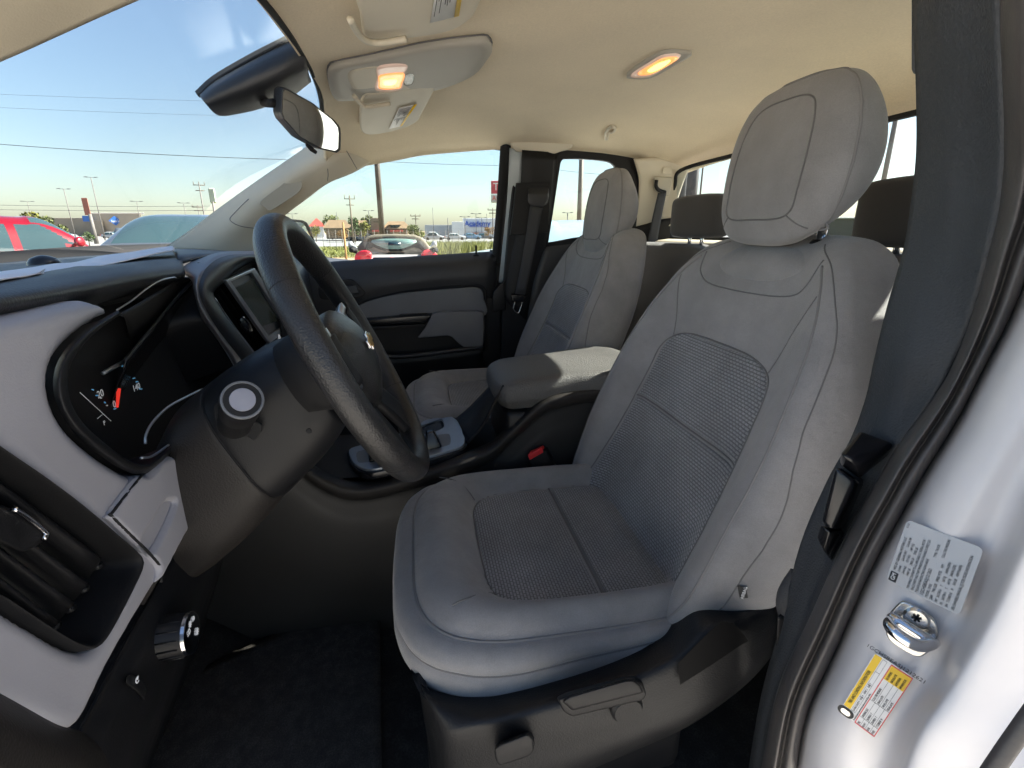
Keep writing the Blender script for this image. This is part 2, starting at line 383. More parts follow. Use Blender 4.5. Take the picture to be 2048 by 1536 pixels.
def seat(cx, dz, hdz, root, driver):
    T = lambda P: np.asarray(P, float)+np.array([cx, 0, dz])
    near = -1
    # --- backrest
    secs = []
    prof = np.concatenate([HP, HP[-2:0:-1]*[-1, 1]])
    for Z, w, a, r, tk in zip(BZ, BW, BA, BR, BT):
        s = []
        for xf, d in prof:
            if d > -.02: y = bY(Z)+d*a
            else: y = bY(Z)+(d*tk if d < -.02 else d*a)
            s.append((xf*w, y, Z))
        secs.append(s)
    top = np.array(secs[-1]); c = top.mean(0); secs.append((top-c)*[.3, .3, 1]+c+[0, 0, .004])
    b = loft('backrest', T(np.array(secs)), M_fab, root, k=5, kr=5)
    bt = BVHTree.FromPolygons([v.co[:] for v in b.data.vertices], [p.vertices[:] for p in b.data.polygons])
    def hit(x, z):
        h_ = bt.ray_cast(Vector((cx+x, 0, z+dz)), Vector((0, -1, 0)))[0]
        return np.array(h_)-[cx, 0, dz] if h_ else bp(x, z)
    rough_up(b, (.0016, .0007), (9, 34))
    bt = BVHTree.FromPolygons([v.co[:] for v in b.data.vertices], [p.vertices[:] for p in b.data.polygons])
    def seam(path, r=.0013, m=M_seam, name='seam', par=b, n=90, off=.0002):
        P = curve(np.array([hit(x, z)+[0, off, 0] for x, z in crs(np.array(path), 12)]), n)
        return tube(name, T(P), r, m, par, 6)
    ins = lambda Z: .152+(1.126-Z)*.1 if Z < 1.19 else (.1456*(max(0., 1-((Z-1.19)/.066)**3.4))**(1/3.4)+.0)
    def insert(z0, z1, name):
        rows = []; uv = []
        zs = np.linspace(z0, z1, 44)
        for i, Z in enumerate(zs):
            e = min(i, 43-i); hw = max(ins(Z), .004)
            for j, x in enumerate(np.linspace(-1, 1, 61)):
                ed = min(min(j, 60-j)/2.5, e/2.0, 1.0)
                rows.append(bp(x*hw, Z, -.003+.0065*math.sin(ed*math.pi/2))); uv.append((x*hw, Z))
        return mk(name, T(rows), [f[::-1] for f in gridfaces(44, 61)], M_weave, b, uv=uv)
    insert(.93, 1.1255, 'back_insert'); insert(1.1275, 1.2545, 'back_insert')
    zz = np.r_[np.linspace(.94, 1.19, 14), np.linspace(1.2, 1.254, 12)]
    o_ = [(-ins(z)-.0015, z) for z in zz]+[(x, 1.2555) for x in np.linspace(-.03, .03, 4)]+[(ins(z)+.0015, z) for z in zz[::-1]]
    seam(o_, .0013, M_seam, n=200)
    seam([(-.15, 1.1265), (-.05, 1.1265), (.05, 1.1265), (.15, 1.1265)], .0014)
    for s in (-1, 1):
        seam([(s*.126, 1.243), (s*.14, 1.285), (s*.158, 1.335), (s*.16, 1.345)], .0009)
        seam([(s*.135, 1.378), (s*.165, 1.345), (s*.196, 1.29), (s*.219, 1.2), (s*.226, 1.1), (s*.222, 1.0), (s*.205, .945)], .0016, M_pipe)
        seam([(s*.1, 1.402), (s*.158, 1.372), (s*.215, 1.30), (s*.240, 1.2), (s*.2515, 1.1), (s*.2425, 1.0), (s*.226, .945)], .0009, M_seam)
    seam([(-.13, 1.385), (-.122, 1.352), (-.09, 1.336), (0, 1.332), (.09, 1.336), (.122, 1.352), (.13, 1.385)], .001)
    # collar pad under the head restraint
    V = []; th = np.linspace(0, 2*np.pi, 48, endpoint=False)
    for s in np.linspace(0, 1, 12):
        for a in th: V.append(bp(.098*s*np.sign(math.cos(a))*abs(math.cos(a))**.7, 1.374+.026*s*math.sin(a), -.002+.014*math.cos(s*math.pi/2)**.8))
    mk('collar_pad', T(V), gridfaces(12, 48, False, True), M_fab, b)
    # --- cushion
    HWc, Yf, Yr = .208, -.092, -.505
    Yc = (Yf+Yr)/2; HL = (Yf-Yr)/2; pe = 4.4
    th = np.linspace(0, 2*np.pi, 144, endpoint=False)
    ou = np.stack([HWc*np.sign(np.cos(th))*np.abs(np.cos(th))**(2/pe), Yc+HL*np.sign(np.sin(th))*np.abs(np.sin(th))**(2/pe)], 1)
    nv = ou-[0, Yc]; nv = np.stack([nv[:, 0]/HWc**2, nv[:, 1]/HL**2], 1); nv = np.sign(nv)*np.abs(nv)**1.6
    nv /= np.linalg.norm(nv, axis=1)[:, None]
    def q_(x, y):
        yy = np.maximum(0, (y+.357)/.166); return (np.abs(x/.154)**5+yy**5)**.2
    def ztop(x, y, s):
        q = q_(x, y); w = np.where(q > 1, (q-1)/((q-1)+(1-s)*1.3+1e-6), 0)
        z = .9445+.030*np.sin(np.clip(w, 0, 1)*np.pi)**.75*np.clip(1.0, 0, 1)+.006*np.clip(w, 0, 1)
        z = z-np.clip(-.43-y, 0, 1)*.25
        return z+.006*np.clip((y+.2)/.1, 0, 1)
    V = []; 
    for s in np.linspace(.02, 1, 46):
        P = np.array([0, Yc])+(ou-[0, Yc])*s
        V += list(np.c_[P, ztop(P[:, 0], P[:, 1], np.full(len(P), s))])
    fr = np.clip((ou[:, 1]-Yc)/HL, 0, 1)
    side = [(.004, .9475), (.010, .9435), (.015, .9365), (.0175, .928), (.0165, .9225), (.0148, .9205), (.0165, .9175), (.018, .912), (.018, .895), (.0145, .878), (.006, .866), (-.02, .86), (-.05, .858)]
    for o, z in side:
        k = 1+.75*fr*(o > 0)
        rear = np.clip((Yc-ou[:, 1])/HL, 0, 1); lift = (z-.9475)*(1-.55*np.clip((-.2-ou[:, 1])/.25, 0, 1))
        P = ou+nv*(o*k)[:, None]
        V += list(np.c_[P, .9505+lift+.006*np.clip((ou[:, 1]+.2)/.1, 0, 1)-np.clip(-.43-ou[:, 1], 0, 1)*.25])
    n = 46+len(side); F = [f[::-1] for f in gridfaces(n, 144, False, True)]
    V = np.array(V); V = np.concatenate([V, [V[:144].mean(0)]]); F += [(n*144, j, (j+1) % 144) for j in range(144)]
    cu = mk('cushion', T(V), F, M_fab, root)
    rough_up(cu, (.0018, .0008), (10, 36)); V = np.array([v.co[:] for v in cu.data.vertices])-[cx, 0, dz]
    R0 = V[45*144:46*144]; RS = V[(46+5)*144:(46+6)*144]
    tube('piping', T(R0+[0, 0, .0005]), .0021, M_pipe, cu, 7, True)
    tube('piping', T(RS+np.c_[nv*.001, np.zeros(144)]), .0017, M_seam, cu, 7, True)
    yc_ = lambda Y: .154*(max(0., 1-max(0., (Y+.357)/.1655)**5))**.2
    def cins(y0, y1, name):
        V = []; uv = []
        ys = np.r_[np.linspace(y0, y1-.02, 34), np.linspace(y1-.018, y1, 14)]; N = len(ys)
        for i, Y in enumerate(ys):
            hw = max(yc_(Y), .006)
            for j, x in enumerate(np.linspace(-1, 1, 61)):
                ed = min(min(j, 60-j)/2.5, min(i/2.0, (N-1-i)/3.0), 1.0)
                V.append((x*hw, Y, .9445-max(0, -.43-Y)*.25-.003+.006*math.sin(ed*math.pi/2)+.006*min(1, max(0, (Y+.2)/.1)))); uv.append((x*hw, Y))
        return mk(name, T(V), gridfaces(N, 61), M_weave, cu, uv=uv)
    cins(-.52, -.346, 'cushion_insert'); cins(-.344, -.1925, 'cushion_insert')
    ys = np.r_[np.linspace(-.5, -.25, 12), np.linspace(-.24, -.193, 14)]
    ring = [(-yc_(y)-.001, y) for y in ys]+[(x, -.1915) for x in np.linspace(-.03, .03, 4)]+[(yc_(y)+.001, y) for y in ys[::-1]]
    tube('seam', T([(x, y, .9452+.006*min(1, max(0, (y+.2)/.1))) for x, y in resamp(np.array(ring), 160)]), .0015, M_seam, cu, 6)
    for y, r in ((-.345, .0016), (-.349, .0028)):
        tube('seam', T([(x, y, .9462+(.0 if r < .002 else -.0006)) for x in np.linspace(-.152, .152, 12)]), r, M_seam if r < .002 else M_weave, cu, 6)
    for sx in (-1, 1):                              # corner stitch lines
        Ln = np.array([(sx*.125, -.2), (sx*.15, -.175), (sx*.168, -.14)])
        tube('seam', T([(x, y, float(ztop(np.array([x]), np.array([y]), np.array([max(abs(x)/HWc, (y-Yc)/HL)]))[0])+.001) for x, y in crs(Ln, 5)]), .001, M_seam, cu, 6)
    # --- head restraint
    hr = [(1.398, .066, -.616, -.655), (1.402, .092, -.605, -.678), (1.412, .109, -.599, -.692), (1.440, .1225, -.596, -.699), (1.485, .1275, -.600, -.699), (1.53, .1255, -.607, -.692), (1.565, .117, -.615, -.682), (1.592, .100, -.624, -.674), (1.607, .076, -.633, -.668), (1.613, .040, -.641, -.662)]
    secs = []
    a = np.linspace(0, 2*np.pi, 40, endpoint=False)
    for Z, hw, y0, y1 in hr:
        xx = np.sign(np.cos(a))*np.abs(np.cos(a))**(2/3.2)*hw; sy = np.sign(np.sin(a))*np.abs(np.sin(a))**(2/2.6)
        yy = (y0+y1)/2+(y0-y1)/2*sy
        secs.append(np.stack([xx, yy, Z+(y0-yy)*.72*max(0, 1-(Z-1.398)/.2)], 1))
    Th = lambda P: T(P)+np.array([0, 0, hdz])
    h = loft('headrest', Th(np.array(secs)), M_fab, root, k=5, kr=2)
    HZ = np.array([r[0] for r in hr]); HW_ = np.array([r[1] for r in hr]); HY = np.array([r[2] for r in hr]); HB = np.array([r[3] for r in hr])
    def hp(x, Z, off=.0008):
        w = np.interp(Z, HZ, HW_); y0 = np.interp(Z, HZ, HY); y1 = np.interp(Z, HZ, HB)
        c_ = min(abs(x)/w, 1)**3.2; sy = max(0, 1-c_)**(1/2.6)
        yv = (y0+y1)/2+(y0-y1)/2*sy; return np.array([x, yv+off, Z+(y0-yv)*.72*max(0, 1-(Z-1.398)/.2)])
    zz = np.linspace(1.4035, 1.56, 26); tx = np.linspace(-.116, .116, 31); ti = HZ[5:][::-1]; tw = (HW_[5:]*.975)[::-1]
    topz = lambda x: float(np.interp(max(abs(x), .041), tw, ti))
    pipe = [hp(-.975*np.interp(z, HZ, HW_), z, .0012) for z in zz]+[hp(x, topz(x), .0012) for x in tx[1:-1]]+[hp(.975*np.interp(z, HZ, HW_), z, .0012) for z in zz[::-1]]
    tube('piping', Th(curve(np.array(pipe), 150, True)), .0018, M_pipe, h, 7, True)
    pn = [(-.064, 1.437), (0, 1.434), (.064, 1.437), (.074, 1.47), (.073, 1.53), (.062, 1.57), (.04, 1.585), (0, 1.588), (-.04, 1.585), (-.062, 1.57), (-.073, 1.53), (-.074, 1.47)]
    tube('seam', Th([hp(x, z) for x, z in curve(np.array(pn), 130, True)]), .0011, M_seam, h, 6, True)
    for s in (-1, 1): tube('seam', Th([hp(s*x, z) for x, z in np.linspace((.064, 1.437), (.092, 1.413), 8)]), .001, M_seam, h, 6)
    for s in (-1, 1):
        tube('headrest_post', T([(s*.07, -.655, 1.375), (s*.07, -.652, 1.43+hdz)]), .0062, M_chr, root, 14)
        lathe('post_guide', [(.0, 0), (.016, 0), (.017, .006), (.012, .012), (.0, .012)], T((s*.07, -.655, 1.396)), (0, 0, 1), M_blk, root, 20)
    return b, cu, h

GZ = .15
FLOOR = .60
SX, PX_ = -.332, .372
ds = thing('bucket_seat', 'gray cloth driver seat with woven insert, in front, beside the open door', 'car seat', (SX, -.3, FLOOR), 'front seats')
b, cu, h = seat(SX, 0, 0, ds, True)
p_s = thing('bucket_seat', 'gray cloth passenger seat beyond the centre console, partly in sun', 'car seat', (PX_, -.3, FLOOR), 'front seats')
seat(PX_, .012, -.05, p_s, False)
# airbag tag on the outer bolster
_bt = BVHTree.FromPolygons([v.co[:] for v in b.data.vertices], [p.vertices[:] for p in b.data.polygons])
def onback(x, y, k):
    d = Vector(ray(x, y)).normalized(); h_ = _bt.ray_cast(Vector(CAM), d)[0]; return np.array(h_)-np.array(d)*k
tq = [(1475, 1171), (1492, 1174), (1496, 1196), (1480, 1197)]
tgA = [onback(*p, .0006) for p in tq]; at_ = thing_tag = prism_pair('airbag_tag', [onback(*p, .0034) for p in tq], tgA, M_ink, ds, .0004)
_o = onback(1488, 1186, .0048); text('tag_print', 'AIRBAG', .0058, _o, onback(1491, 1176, .004)-onback(1484, 1196, .004), onback(1480, 1184, .004)-onback(1494, 1187, .004), M_wht, at_, sx=.9)
# seat base and side shield of the driver seat
box('seat_base', (SX, -.28, .76), (.40, .36, .19), M_blk, ds, .02)
box('seat_base', (PX_, -.28, .76), (.42, .36, .19), M_blk, p_s, .02)
rows = [[(826, 1318, -0.5), (850, 1372, -0.535), (930, 1388, -0.548), (1040, 1370, -0.55), (1200, 1325, -0.548), (1325, 1262, -0.545), (1392, 1200, -0.545), (1462, 1208, -0.555), (1535, 1180, -0.55)],
        [(832, 1342, -0.515), (862, 1402, -0.56), (940, 1412, -0.572), (1050, 1392, -0.575), (1210, 1348, -0.575), (1335, 1292, -0.572), (1400, 1232, -0.572), (1475, 1224, -0.578), (1548, 1200, -0.56)],
        [(838, 1375, -0.52), (880, 1445, -0.578), (950, 1440, -0.592), (1060, 1420, -0.595), (1220, 1375, -0.595), (1345, 1322, -0.593), (1408, 1268, -0.592), (1486, 1244, -0.592), (1556, 1222, -0.568)],
        [(848, 1440, -0.52), (884, 1475, -0.582), (955, 1466, -0.598), (1070, 1450, -0.601), (1230, 1412, -0.602), (1352, 1365, -0.602), (1420, 1310, -0.602), (1496, 1270, -0.6), (1558, 1245, -0.572)],
        [(862, 1520, -0.525), (890, 1530, -0.58), (965, 1525, -0.596), (1085, 1500, -0.602), (1245, 1452, -0.606), (1362, 1400, -0.606), (1440, 1350, -0.606), (1503, 1302, -0.604), (1555, 1270, -0.572)],
        [(875, 1620, -0.525), (900, 1620, -0.578), (985, 1600, -0.592), (1105, 1556, -0.6), (1262, 1492, -0.604), (1378, 1440, -0.605), (1465, 1382, -0.604), (1510, 1336, -0.602), (1548, 1298, -0.57)],
        [(880, 1640, -0.5), (905, 1650, -0.55), (985, 1625, -0.56), (1105, 1572, -0.57), (1262, 1505, -0.575), (1378, 1452, -0.575), (1465, 1392, -0.575), (1512, 1350, -0.57), (1544, 1312, -0.55)]]
tr = surf('side_shield', [[Px(*p) for p in r] for r in rows], M_shield, ds, k=6, kv=6, thick=.006, off=1)
# height lever, recline lever, storage pocket
lv = [(1116, 1400), (1135, 1392), (1250, 1358), (1268, 1357), (1284, 1368), (1294, 1388), (1286, 1401), (1144, 1434), (1127, 1424)]
lo = [(1112, 1394), (1133, 1384), (1248, 1352), (1267, 1350), (1284, 1360), (1290, 1380), (1282, 1390), (1142, 1422), (1124, 1414)]
lt = [(1118, 1397), (1136, 1388), (1250, 1354), (1268, 1353), (1283, 1364), (1291, 1382), (1262, 1386), (1150, 1412), (1130, 1408)]
lvr = prism_pair('height_lever', [Px(x, y, -.636) for x, y in lv], [Px(x, y, -.598) for x, y in lo], M_blk, ds, .003, 3)
prism_pair('lever_top', [Px(x, y, -.640) for x, y in [(1127, 1403), (1140, 1394), (1250, 1362), (1266, 1361), (1278, 1370), (1285, 1384), (1146, 1419)]], [Px(x, y, -.634) for x, y in [(1123, 1403), (1138, 1392), (1250, 1360), (1267, 1359), (1281, 1369), (1289, 1386), (1144, 1423)]], M_blk, lvr, .002, 2)
lathe('lever_pivot', [(0, 0), (.019, 0), (.019, .012), (.016, .016), (0, .016)], Px(1246, 1400, -.596), (-1, 0, 0), M_shield, ds)
kn = [(988, 1500), (1000, 1490), (1055, 1468), (1066, 1478), (1068, 1500), (1060, 1512), (1000, 1532), (992, 1524)]
prism_pair('recline_lever', [Px(x, y, -.632) for x, y in kn], [Px(x+2, y-8, -.594) for x, y in kn], M_blk, ds, .004, 3)
pk = np.array([(1352, 1372), (1350, 1322), (1385, 1280), (1436, 1232), (1468, 1234), (1506, 1276), (1496, 1290), (1425, 1336), (1358, 1378)], float)
pc = pk.mean(0)
fl = np.array([(1360, 1368), (1357, 1326), (1440, 1262), (1492, 1280), (1360, 1372)], float)
surf('storage_pocket', [[Px(1357, 1326, -.6062), Px(1400, 1282, -.6062), Px(1440, 1246, -.6062), Px(1466, 1246, -.6062)],
                        [Px(1358, 1345, -.607), Px(1410, 1305, -.607), Px(1455, 1270, -.607), Px(1485, 1266, -.607)],
                        [Px(1360, 1370, -.6075), Px(1420, 1332, -.6075), Px(1475, 1295, -.6075), Px(1497, 1282, -.6075)]], mat('pocket_shade', (.004, .004, .0045), .7, spec=.15), ds, k=4)  # flat patch, its near-black colour stands in for shade inside the pocket

# ------------------------------------------------------------------ cab shell
cab = thing('truck_cab', 'white pickup truck cab with beige headliner, seen through the open driver door', 'truck cab', (.03, -.2, GZ))
X0 = .03
Ys = [.062, .05, .02, -.06, -.17, -.39, -.6, -.8, -.9, -.955, -.985]
Zed = [1.565, 1.578, 1.592, 1.622, 1.641, 1.658, 1.66, 1.645, 1.62, 1.605, 1.596]
Zc_ = [1.690, 1.694, 1.700, 1.708, 1.712, 1.716, 1.716, 1.705, 1.68, 1.645, 1.61]
us = [-1.06, -1.03, -.98, -.9, -.75, -.5, -.25, 0, .25, .5, .75, .9, .98, 1.03, 1.06]
def roofz(u, zc, ze):
    a = abs(u); return zc-(zc-ze)*(.28*min(a, 1)**2+.72*max(0, (a-.35)/.71)**3.0) if a < 1.06 else ze-.004
rows = []
for y, ze, zc in zip(Ys, Zed, Zc_):
    r = []
    for u in us:
        yy = y-.012+((.10 if u > 0 else .035)*max(0, abs(u)-.2)**1.5 if y > -.05 else 0)*(1 if y > 0 else .3)
        r.append((X0+.575*u, yy, roofz(u, zc, max(ze, 1.635) if u < 0 else ze)))
    rows.append(r)
hl = surf('headliner', rows, M_head, cab, k=6, kv=6, thick=.012, off=-1)
rough_up(hl, (.007, .0025), (2.6, 7))
# outer roof skin keeps the sky out
surf('roof_skin', [[(X0+.80*u, y, z-.10*abs(u)**4) for u in (-1, -.6, 0, .6, 1)] for y, z in ((.055, 1.725), (-.1, 1.77), (-.5, 1.785), (-.9, 1.765), (-1.06, 1.70))], M_white, cab, k=6, thick=.01)
# windshield glass, frit and header seal
ws_t = [(-.64, .12, 1.62), (-.5, .075, 1.668), (-.25, .052, 1.690), (.03, .050, 1.696), (.3, .075, 1.692), (.5, .118, 1.670), (.655, .185, 1.642)]
ws_b = [(-.70, .58, 1.372), (-.5, .66, 1.366), (-.25, .72, 1.364), (.03, .74, 1.363), (.3, .72, 1.364), (.52, .665, 1.368), (.70, .585, 1.374)]
ws_m = [tuple((np.array(a)+np.array(b))/2+[0, .03, .022]) for a, b in zip(ws_t, ws_b)]
surf('windshield', [ws_b, ws_m, ws_t], glass_mat('windshield_glass', (.93, .97, .96), rough=.16), cab, k=6)
tube('header_seal', crs([(x, y-.004, z-.003) for x, y, z in ws_t], 8), .0045, M_pit, cab, 8)
surf('windshield_frit', [[Py(-260, 560, .665), Py(0, 536, .665), Py(180, 518, .66), Py(352, 502, .645)], [Py(-260, 520, .70), Py(0, 503.5, .70), Py(180, 492, .69), Py(352, 487, .665)]], M_pit, cab, k=4, thick=.003)
# passenger windshield pillar
ap = [[(330, 500, .665), (425, 505, .64), (512, 522, .668)], [(388, 459, .66), (462, 462, .628), (524, 474, .66)], [(434, 424, .655), (508, 418, .62), (566, 431, .65)],
      [(520, 363, .64), (572, 366, .602), (614, 394, .637)], [(613, 299, .615), (640, 322, .583), (655, 364, .62)], [(655, 268, .60), (688, 300, .578), (702, 344, .618)], [(680, 240, .61), (722, 285, .60), (745, 320, .64)]]
pa = surf('windshield_pillar_trim', [[Px(*p) for p in r] for r in ap], M_beig, cab, k=6, kv=8, thick=.008, off=1)
lab(pa, 'light beige passenger side windshield pillar with a grab recess')
tube('pillar_edge_seal', crs([Px(x-3, y+2, X+.01) for x, y, X in [r[0] for r in ap[:6]]], 6), .005, M_pit, cab, 8)
lp = loopX([(520, 403), (560, 372), (592, 344), (600, 350), (602, 378), (572, 402), (540, 421), (530, 415)], .592)
panelX('grab_recess', [lp], .597, .003, .0012, M_beigd, pa)
tube('trim_seam', [Px(x, y, .613) for x, y in crs(np.array([(497, 398), (470, 425), (460, 440), (480, 452), (510, 457)]), 6)], .0009, M_seam, pa, 6)
tube('trim_seam', [Px(x, y, .586) for x, y in crs(np.array([(630, 300), (650, 322), (656, 345), (655, 362)]), 6)], .0009, M_seam, pa, 6)
tube('trim_seam', [Px(x, y, .566) for x, y in crs(np.array([(678, 278), (695, 305), (714, 338)]), 6)], .0009, M_seam, pa, 6)
# driver windshield pillar (top left of the picture)
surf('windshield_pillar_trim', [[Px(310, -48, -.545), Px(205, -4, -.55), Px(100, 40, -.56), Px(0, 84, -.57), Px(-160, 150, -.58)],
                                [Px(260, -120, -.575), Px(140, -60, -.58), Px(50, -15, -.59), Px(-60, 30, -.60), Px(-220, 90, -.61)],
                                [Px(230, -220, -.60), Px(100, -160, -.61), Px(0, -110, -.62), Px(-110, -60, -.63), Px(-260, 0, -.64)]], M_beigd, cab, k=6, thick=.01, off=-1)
# floor, tunnel side, kick panels
fl_ = surf('floor_carpet', [[(x, y, FLOOR+(.02*math.sin(x*9+y*7))*.2+(.16*max(0, (y-.25)/.35)**1.4)) for x in np.linspace(-.80, .72, 9)] for y in np.linspace(-1.0, .62, 9)], M_carp, cab, k=3, thick=.01)
surf('firewall_carpet', [[(x, .62, z) for x in (-.8, -.3, .2, .72)] for z in (.6, .9, 1.3)], M_carp, cab, k=2, thick=.01)
mt = surf('floor_mat', [[Pz(760, 1235, .613), Pz(640, 1215, .613), Pz(560, 1268, .613), Pz(420, 1335, .615), Pz(300, 1400, .617), Pz(200, 1430, .617)],
                        [Pz(762, 1400, .616), Pz(640, 1400, .616), Pz(520, 1405, .616), Pz(400, 1440, .616), Pz(280, 1480, .617), Pz(150, 1520, .617)],
                        [Pz(765, 1700, .615), Pz(640, 1700, .616), Pz(500, 1700, .615), Pz(370, 1700, .615), Pz(240, 1700, .615), Pz(100, 1700, .615)]], M_mat_, None, k=5, thick=.009, off=1)
tag(mt, 'black carpet floor mat lying in the driver footwell', 'floor mat')
# rear wall, rear window, far C pillar
box('rear_wall', (.03, -1.0, .95), (1.32, .03, .88), M_blk, cab, .004)
rw = [[(-.58, -.955, 1.395), (-.3, -.985, 1.395), (.03, -.992, 1.395), (.36, -.985, 1.395), (.62, -.965, 1.398)], [(-.54, -.945, 1.61), (-.3, -.975, 1.612), (.03, -.984, 1.613), (.36, -.975, 1.612), (.60, -.955, 1.605)]]
surf('rear_window', rw, M_glassd, cab, k=6)
tube('window_seal', crs(rw[0]+[(.612, -.96, 1.47), (.60, -.955, 1.56), (.57, -.955, 1.600)]+rw[1][3:0:-1]+[(-.52, -.945, 1.6), (-.56, -.95, 1.5)], 6, True), .006, M_pit, cab, 8, True)
led = surf('rear_ledge', [[(x, -.945-.03*(1-abs(x-X0)/.6), 1.392) for x in (-.58, -.3, .03, .36, .62)], [(x, -.905-.03*(1-abs(x-X0)/.6), 1.386) for x in (-.58, -.3, .03, .36, .62)], [(x, -.895-.03*(1-abs(x-X0)/.6), 1.376) for x in (-.58, -.3, .03, .36, .62)]], M_beigd, cab, k=5, thick=.006)  # beige colour stands in for sunlight on the black panel's top edge
surf('rear_panel', [[(x, -.91-.03*(1-abs(x-X0)/.6), 1.384) for x in (-.6, -.3, .03, .36, .64)], [(x, -.90, 1.2) for x in (-.6, -.3, .03, .36, .64)], [(x, -.90, .62) for x in (-.6, -.3, .03, .36, .64)]], M_blk, cab, k=4)
cp = surf('rear_pillar_trim', [[Px(1268, 318, .612), Px(1310, 316, .600), Px(1352, 322, .590), Px(1380, 336, .575)], [Px(1278, 360, .622), Px(1312, 360, .612), Px(1345, 362, .602), Px(1366, 366, .585)],
                          [Px(1275, 410, .634), Px(1302, 410, .622), Px(1330, 412, .61), Px(1350, 414, .592)], [Px(1268, 462, .645), Px(1292, 458, .632), Px(1318, 455, .62), Px(1340, 452, .60)]], M_beig, cab, k=6, thick=.008, off=1)
surf('rear_lower_trim', [[Px(1262, 456, .64), Px(1292, 448, .625), Px(1318, 440, .612), Px(1345, 436, .592)], [Px(1255, 520, .65), Px(1285, 510, .63), Px(1312, 490, .62), Px(1345, 470, .60)], [Px(1230, 640, .66), Px(1275, 640, .64), Px(1310, 640, .63), Px(1345, 620, .60)]], M_blk, cab, k=5, thick=.008, off=1)
lpc = loopX([(1308, 358), (1313, 354), (1342, 355), (1344, 360), (1338, 388), (1334, 392), (1316, 386), (1308, 378)], .60)
panelX('belt_bezel', [lpc], .6025, .004, .0015, M_beigd, cp)
tube('belt_slot', [Px(x, y, .598) for x, y in crs(np.array([(1313, 360), (1312, 372), (1317, 380), (1331, 385)]), 6)], .006, M_pit, cp, 8)
panelX('airbag_badge', [loopX([(1327, 334), (1346, 336), (1344, 349), (1325, 347)], .597, smooth=False)], .599, .002, .0006, M_beig, cp)
bl = [(1316, 386, 1333, 386, .597), (1304, 440, 1322, 440, .60), (1292, 500, 1312, 500, .605), (1278, 580, 1300, 580, .61)]
rb = surf('rear_seat_belt', [[Px(a, y, X) for a, y, c, y2, X in bl], [Px(c, y2, X-.004) for a, y, c, y2, X in bl]], M_belt, None, k=4, thick=.0015)
tag(rb, 'dark seat belt strap hanging on the beige rear pillar', 'seat belt')

for sx_, w_ in ((-.68, .30), (.74, .24)):
    box('rear_corner', (sx_, -.985, 1.15), (w_, .05, 1.15), M_blk, cab, .01)
box('rear_pillar_trim', (-.66, -.945, 1.52), (.27, .03, .34), M_beig, cab, .012)
box('body_side', (.735, -.17, .95), (.015, 1.6, .66), M_blk, cab, .003)
prism('sill_closer', [Px(980, 500, .705), Px(1030, 500, .705), Px(1030, 820, .705), Px(980, 820, .705)], (.01, 0, 0), M_blk, cab, .002)
# driver B pillar: trim, seal, painted jamb
bpT = [[(1826, -60, -.655), (1880, -60, -.69), (1940, -60, -.715), (1992, -60, -.735)],
       [(1826, 60, -.655), (1882, 60, -.69), (1945, 60, -.715), (1994, 60, -.735)],
       [(1831, 160, -.655), (1890, 160, -.69), (1950, 160, -.715), (1999, 160, -.735)],
       [(1832, 300, -.655), (1890, 300, -.69), (1955, 300, -.715), (2003, 300, -.735)],
       [(1822, 400, -.655), (1880, 400, -.69), (1945, 400, -.715), (1994, 410, -.735)],
       [(1806, 500, -.66), (1865, 500, -.69), (1925, 500, -.715), (1973, 500, -.735)],
       [(1772, 620, -.66), (1830, 620, -.69), (1890, 620, -.712), (1945, 620, -.73)],
       [(1748, 720, -.66), (1795, 720, -.69), (1850, 720, -.71), (1902, 730, -.725)],
       [(1730, 800, -.66), (1775, 805, -.69), (1820, 810, -.707), (1860, 800, -.72)],
       [(1700, 880, -.66), (1730, 890, -.685), (1765, 895, -.70), (1797, 890, -.71)],
       [(1655, 960, -.655), (1690, 965, -.68), (1725, 968, -.695), (1757, 958, -.705)],
       [(1600, 1090, -.65), (1635, 1090, -.67), (1665, 1090, -.685), (1690, 1078, -.70)],
       [(1560, 1250, -.64), (1580, 1250, -.665), (1605, 1250, -.68), (1625, 1220, -.695)],
       [(1520, 1400, -.63), (1530, 1400, -.655), (1545, 1400, -.67), (1555, 1380, -.69)],
       [(1490, 1580, -.62), (1500, 1580, -.65), (1510, 1580, -.665), (1520, 1560, -.68)]]
bpt = surf('door_pillar_trim', [[Px(*p) for p in r] for r in bpT], M_bpil, cab, k=5, thick=.006, off=1)
lab(bpt, 'dark textured driver door pillar trim beside the headrest')
prism('trim_tab', [Px(1824, -60, -.652), Px(1824, 136, -.652), Px(1828, 146, -.652), Px(1842, 146, -.656), Px(1842, -60, -.656)], (.004, -.004, 0), M_bpil, bpt, .0015)
ed = np.array([(1994, -60), (1996, 60), (2001, 160), (2005, 300), (1996, 415), (1975, 505), (1947, 620), (1903, 735), (1862, 803), (1798, 892), (1757, 960), (1692, 1080), (1627, 1222), (1557, 1384), (1520, 1560)], float)
wb = np.array([(2180, -60), (2175, 60), (2165, 160), (2150, 300), (2110, 420), (2068, 520), (2020, 635), (1962, 748), (1912, 845), (1850, 945), (1800, 1035), (1740, 1145), (1672, 1300), (1615, 1425), (1592, 1545)], float)
strip = []
for f_, X in ((-.03, -.70), (.02, -.735), (.18, -.752), (.36, -.760), (.46, -.756), (.54, -.7565), (.64, -.763), (.82, -.766), (.96, -.760), (1.03, -.745)):
    strip.append([Px(*(a+(b_-a)*f_), X-(0 if i else 0)) for i, (a, b_) in enumerate(zip(ed, wb))])
surf('door_weatherstrip', strip, M_rub, cab, k=4, kv=5)
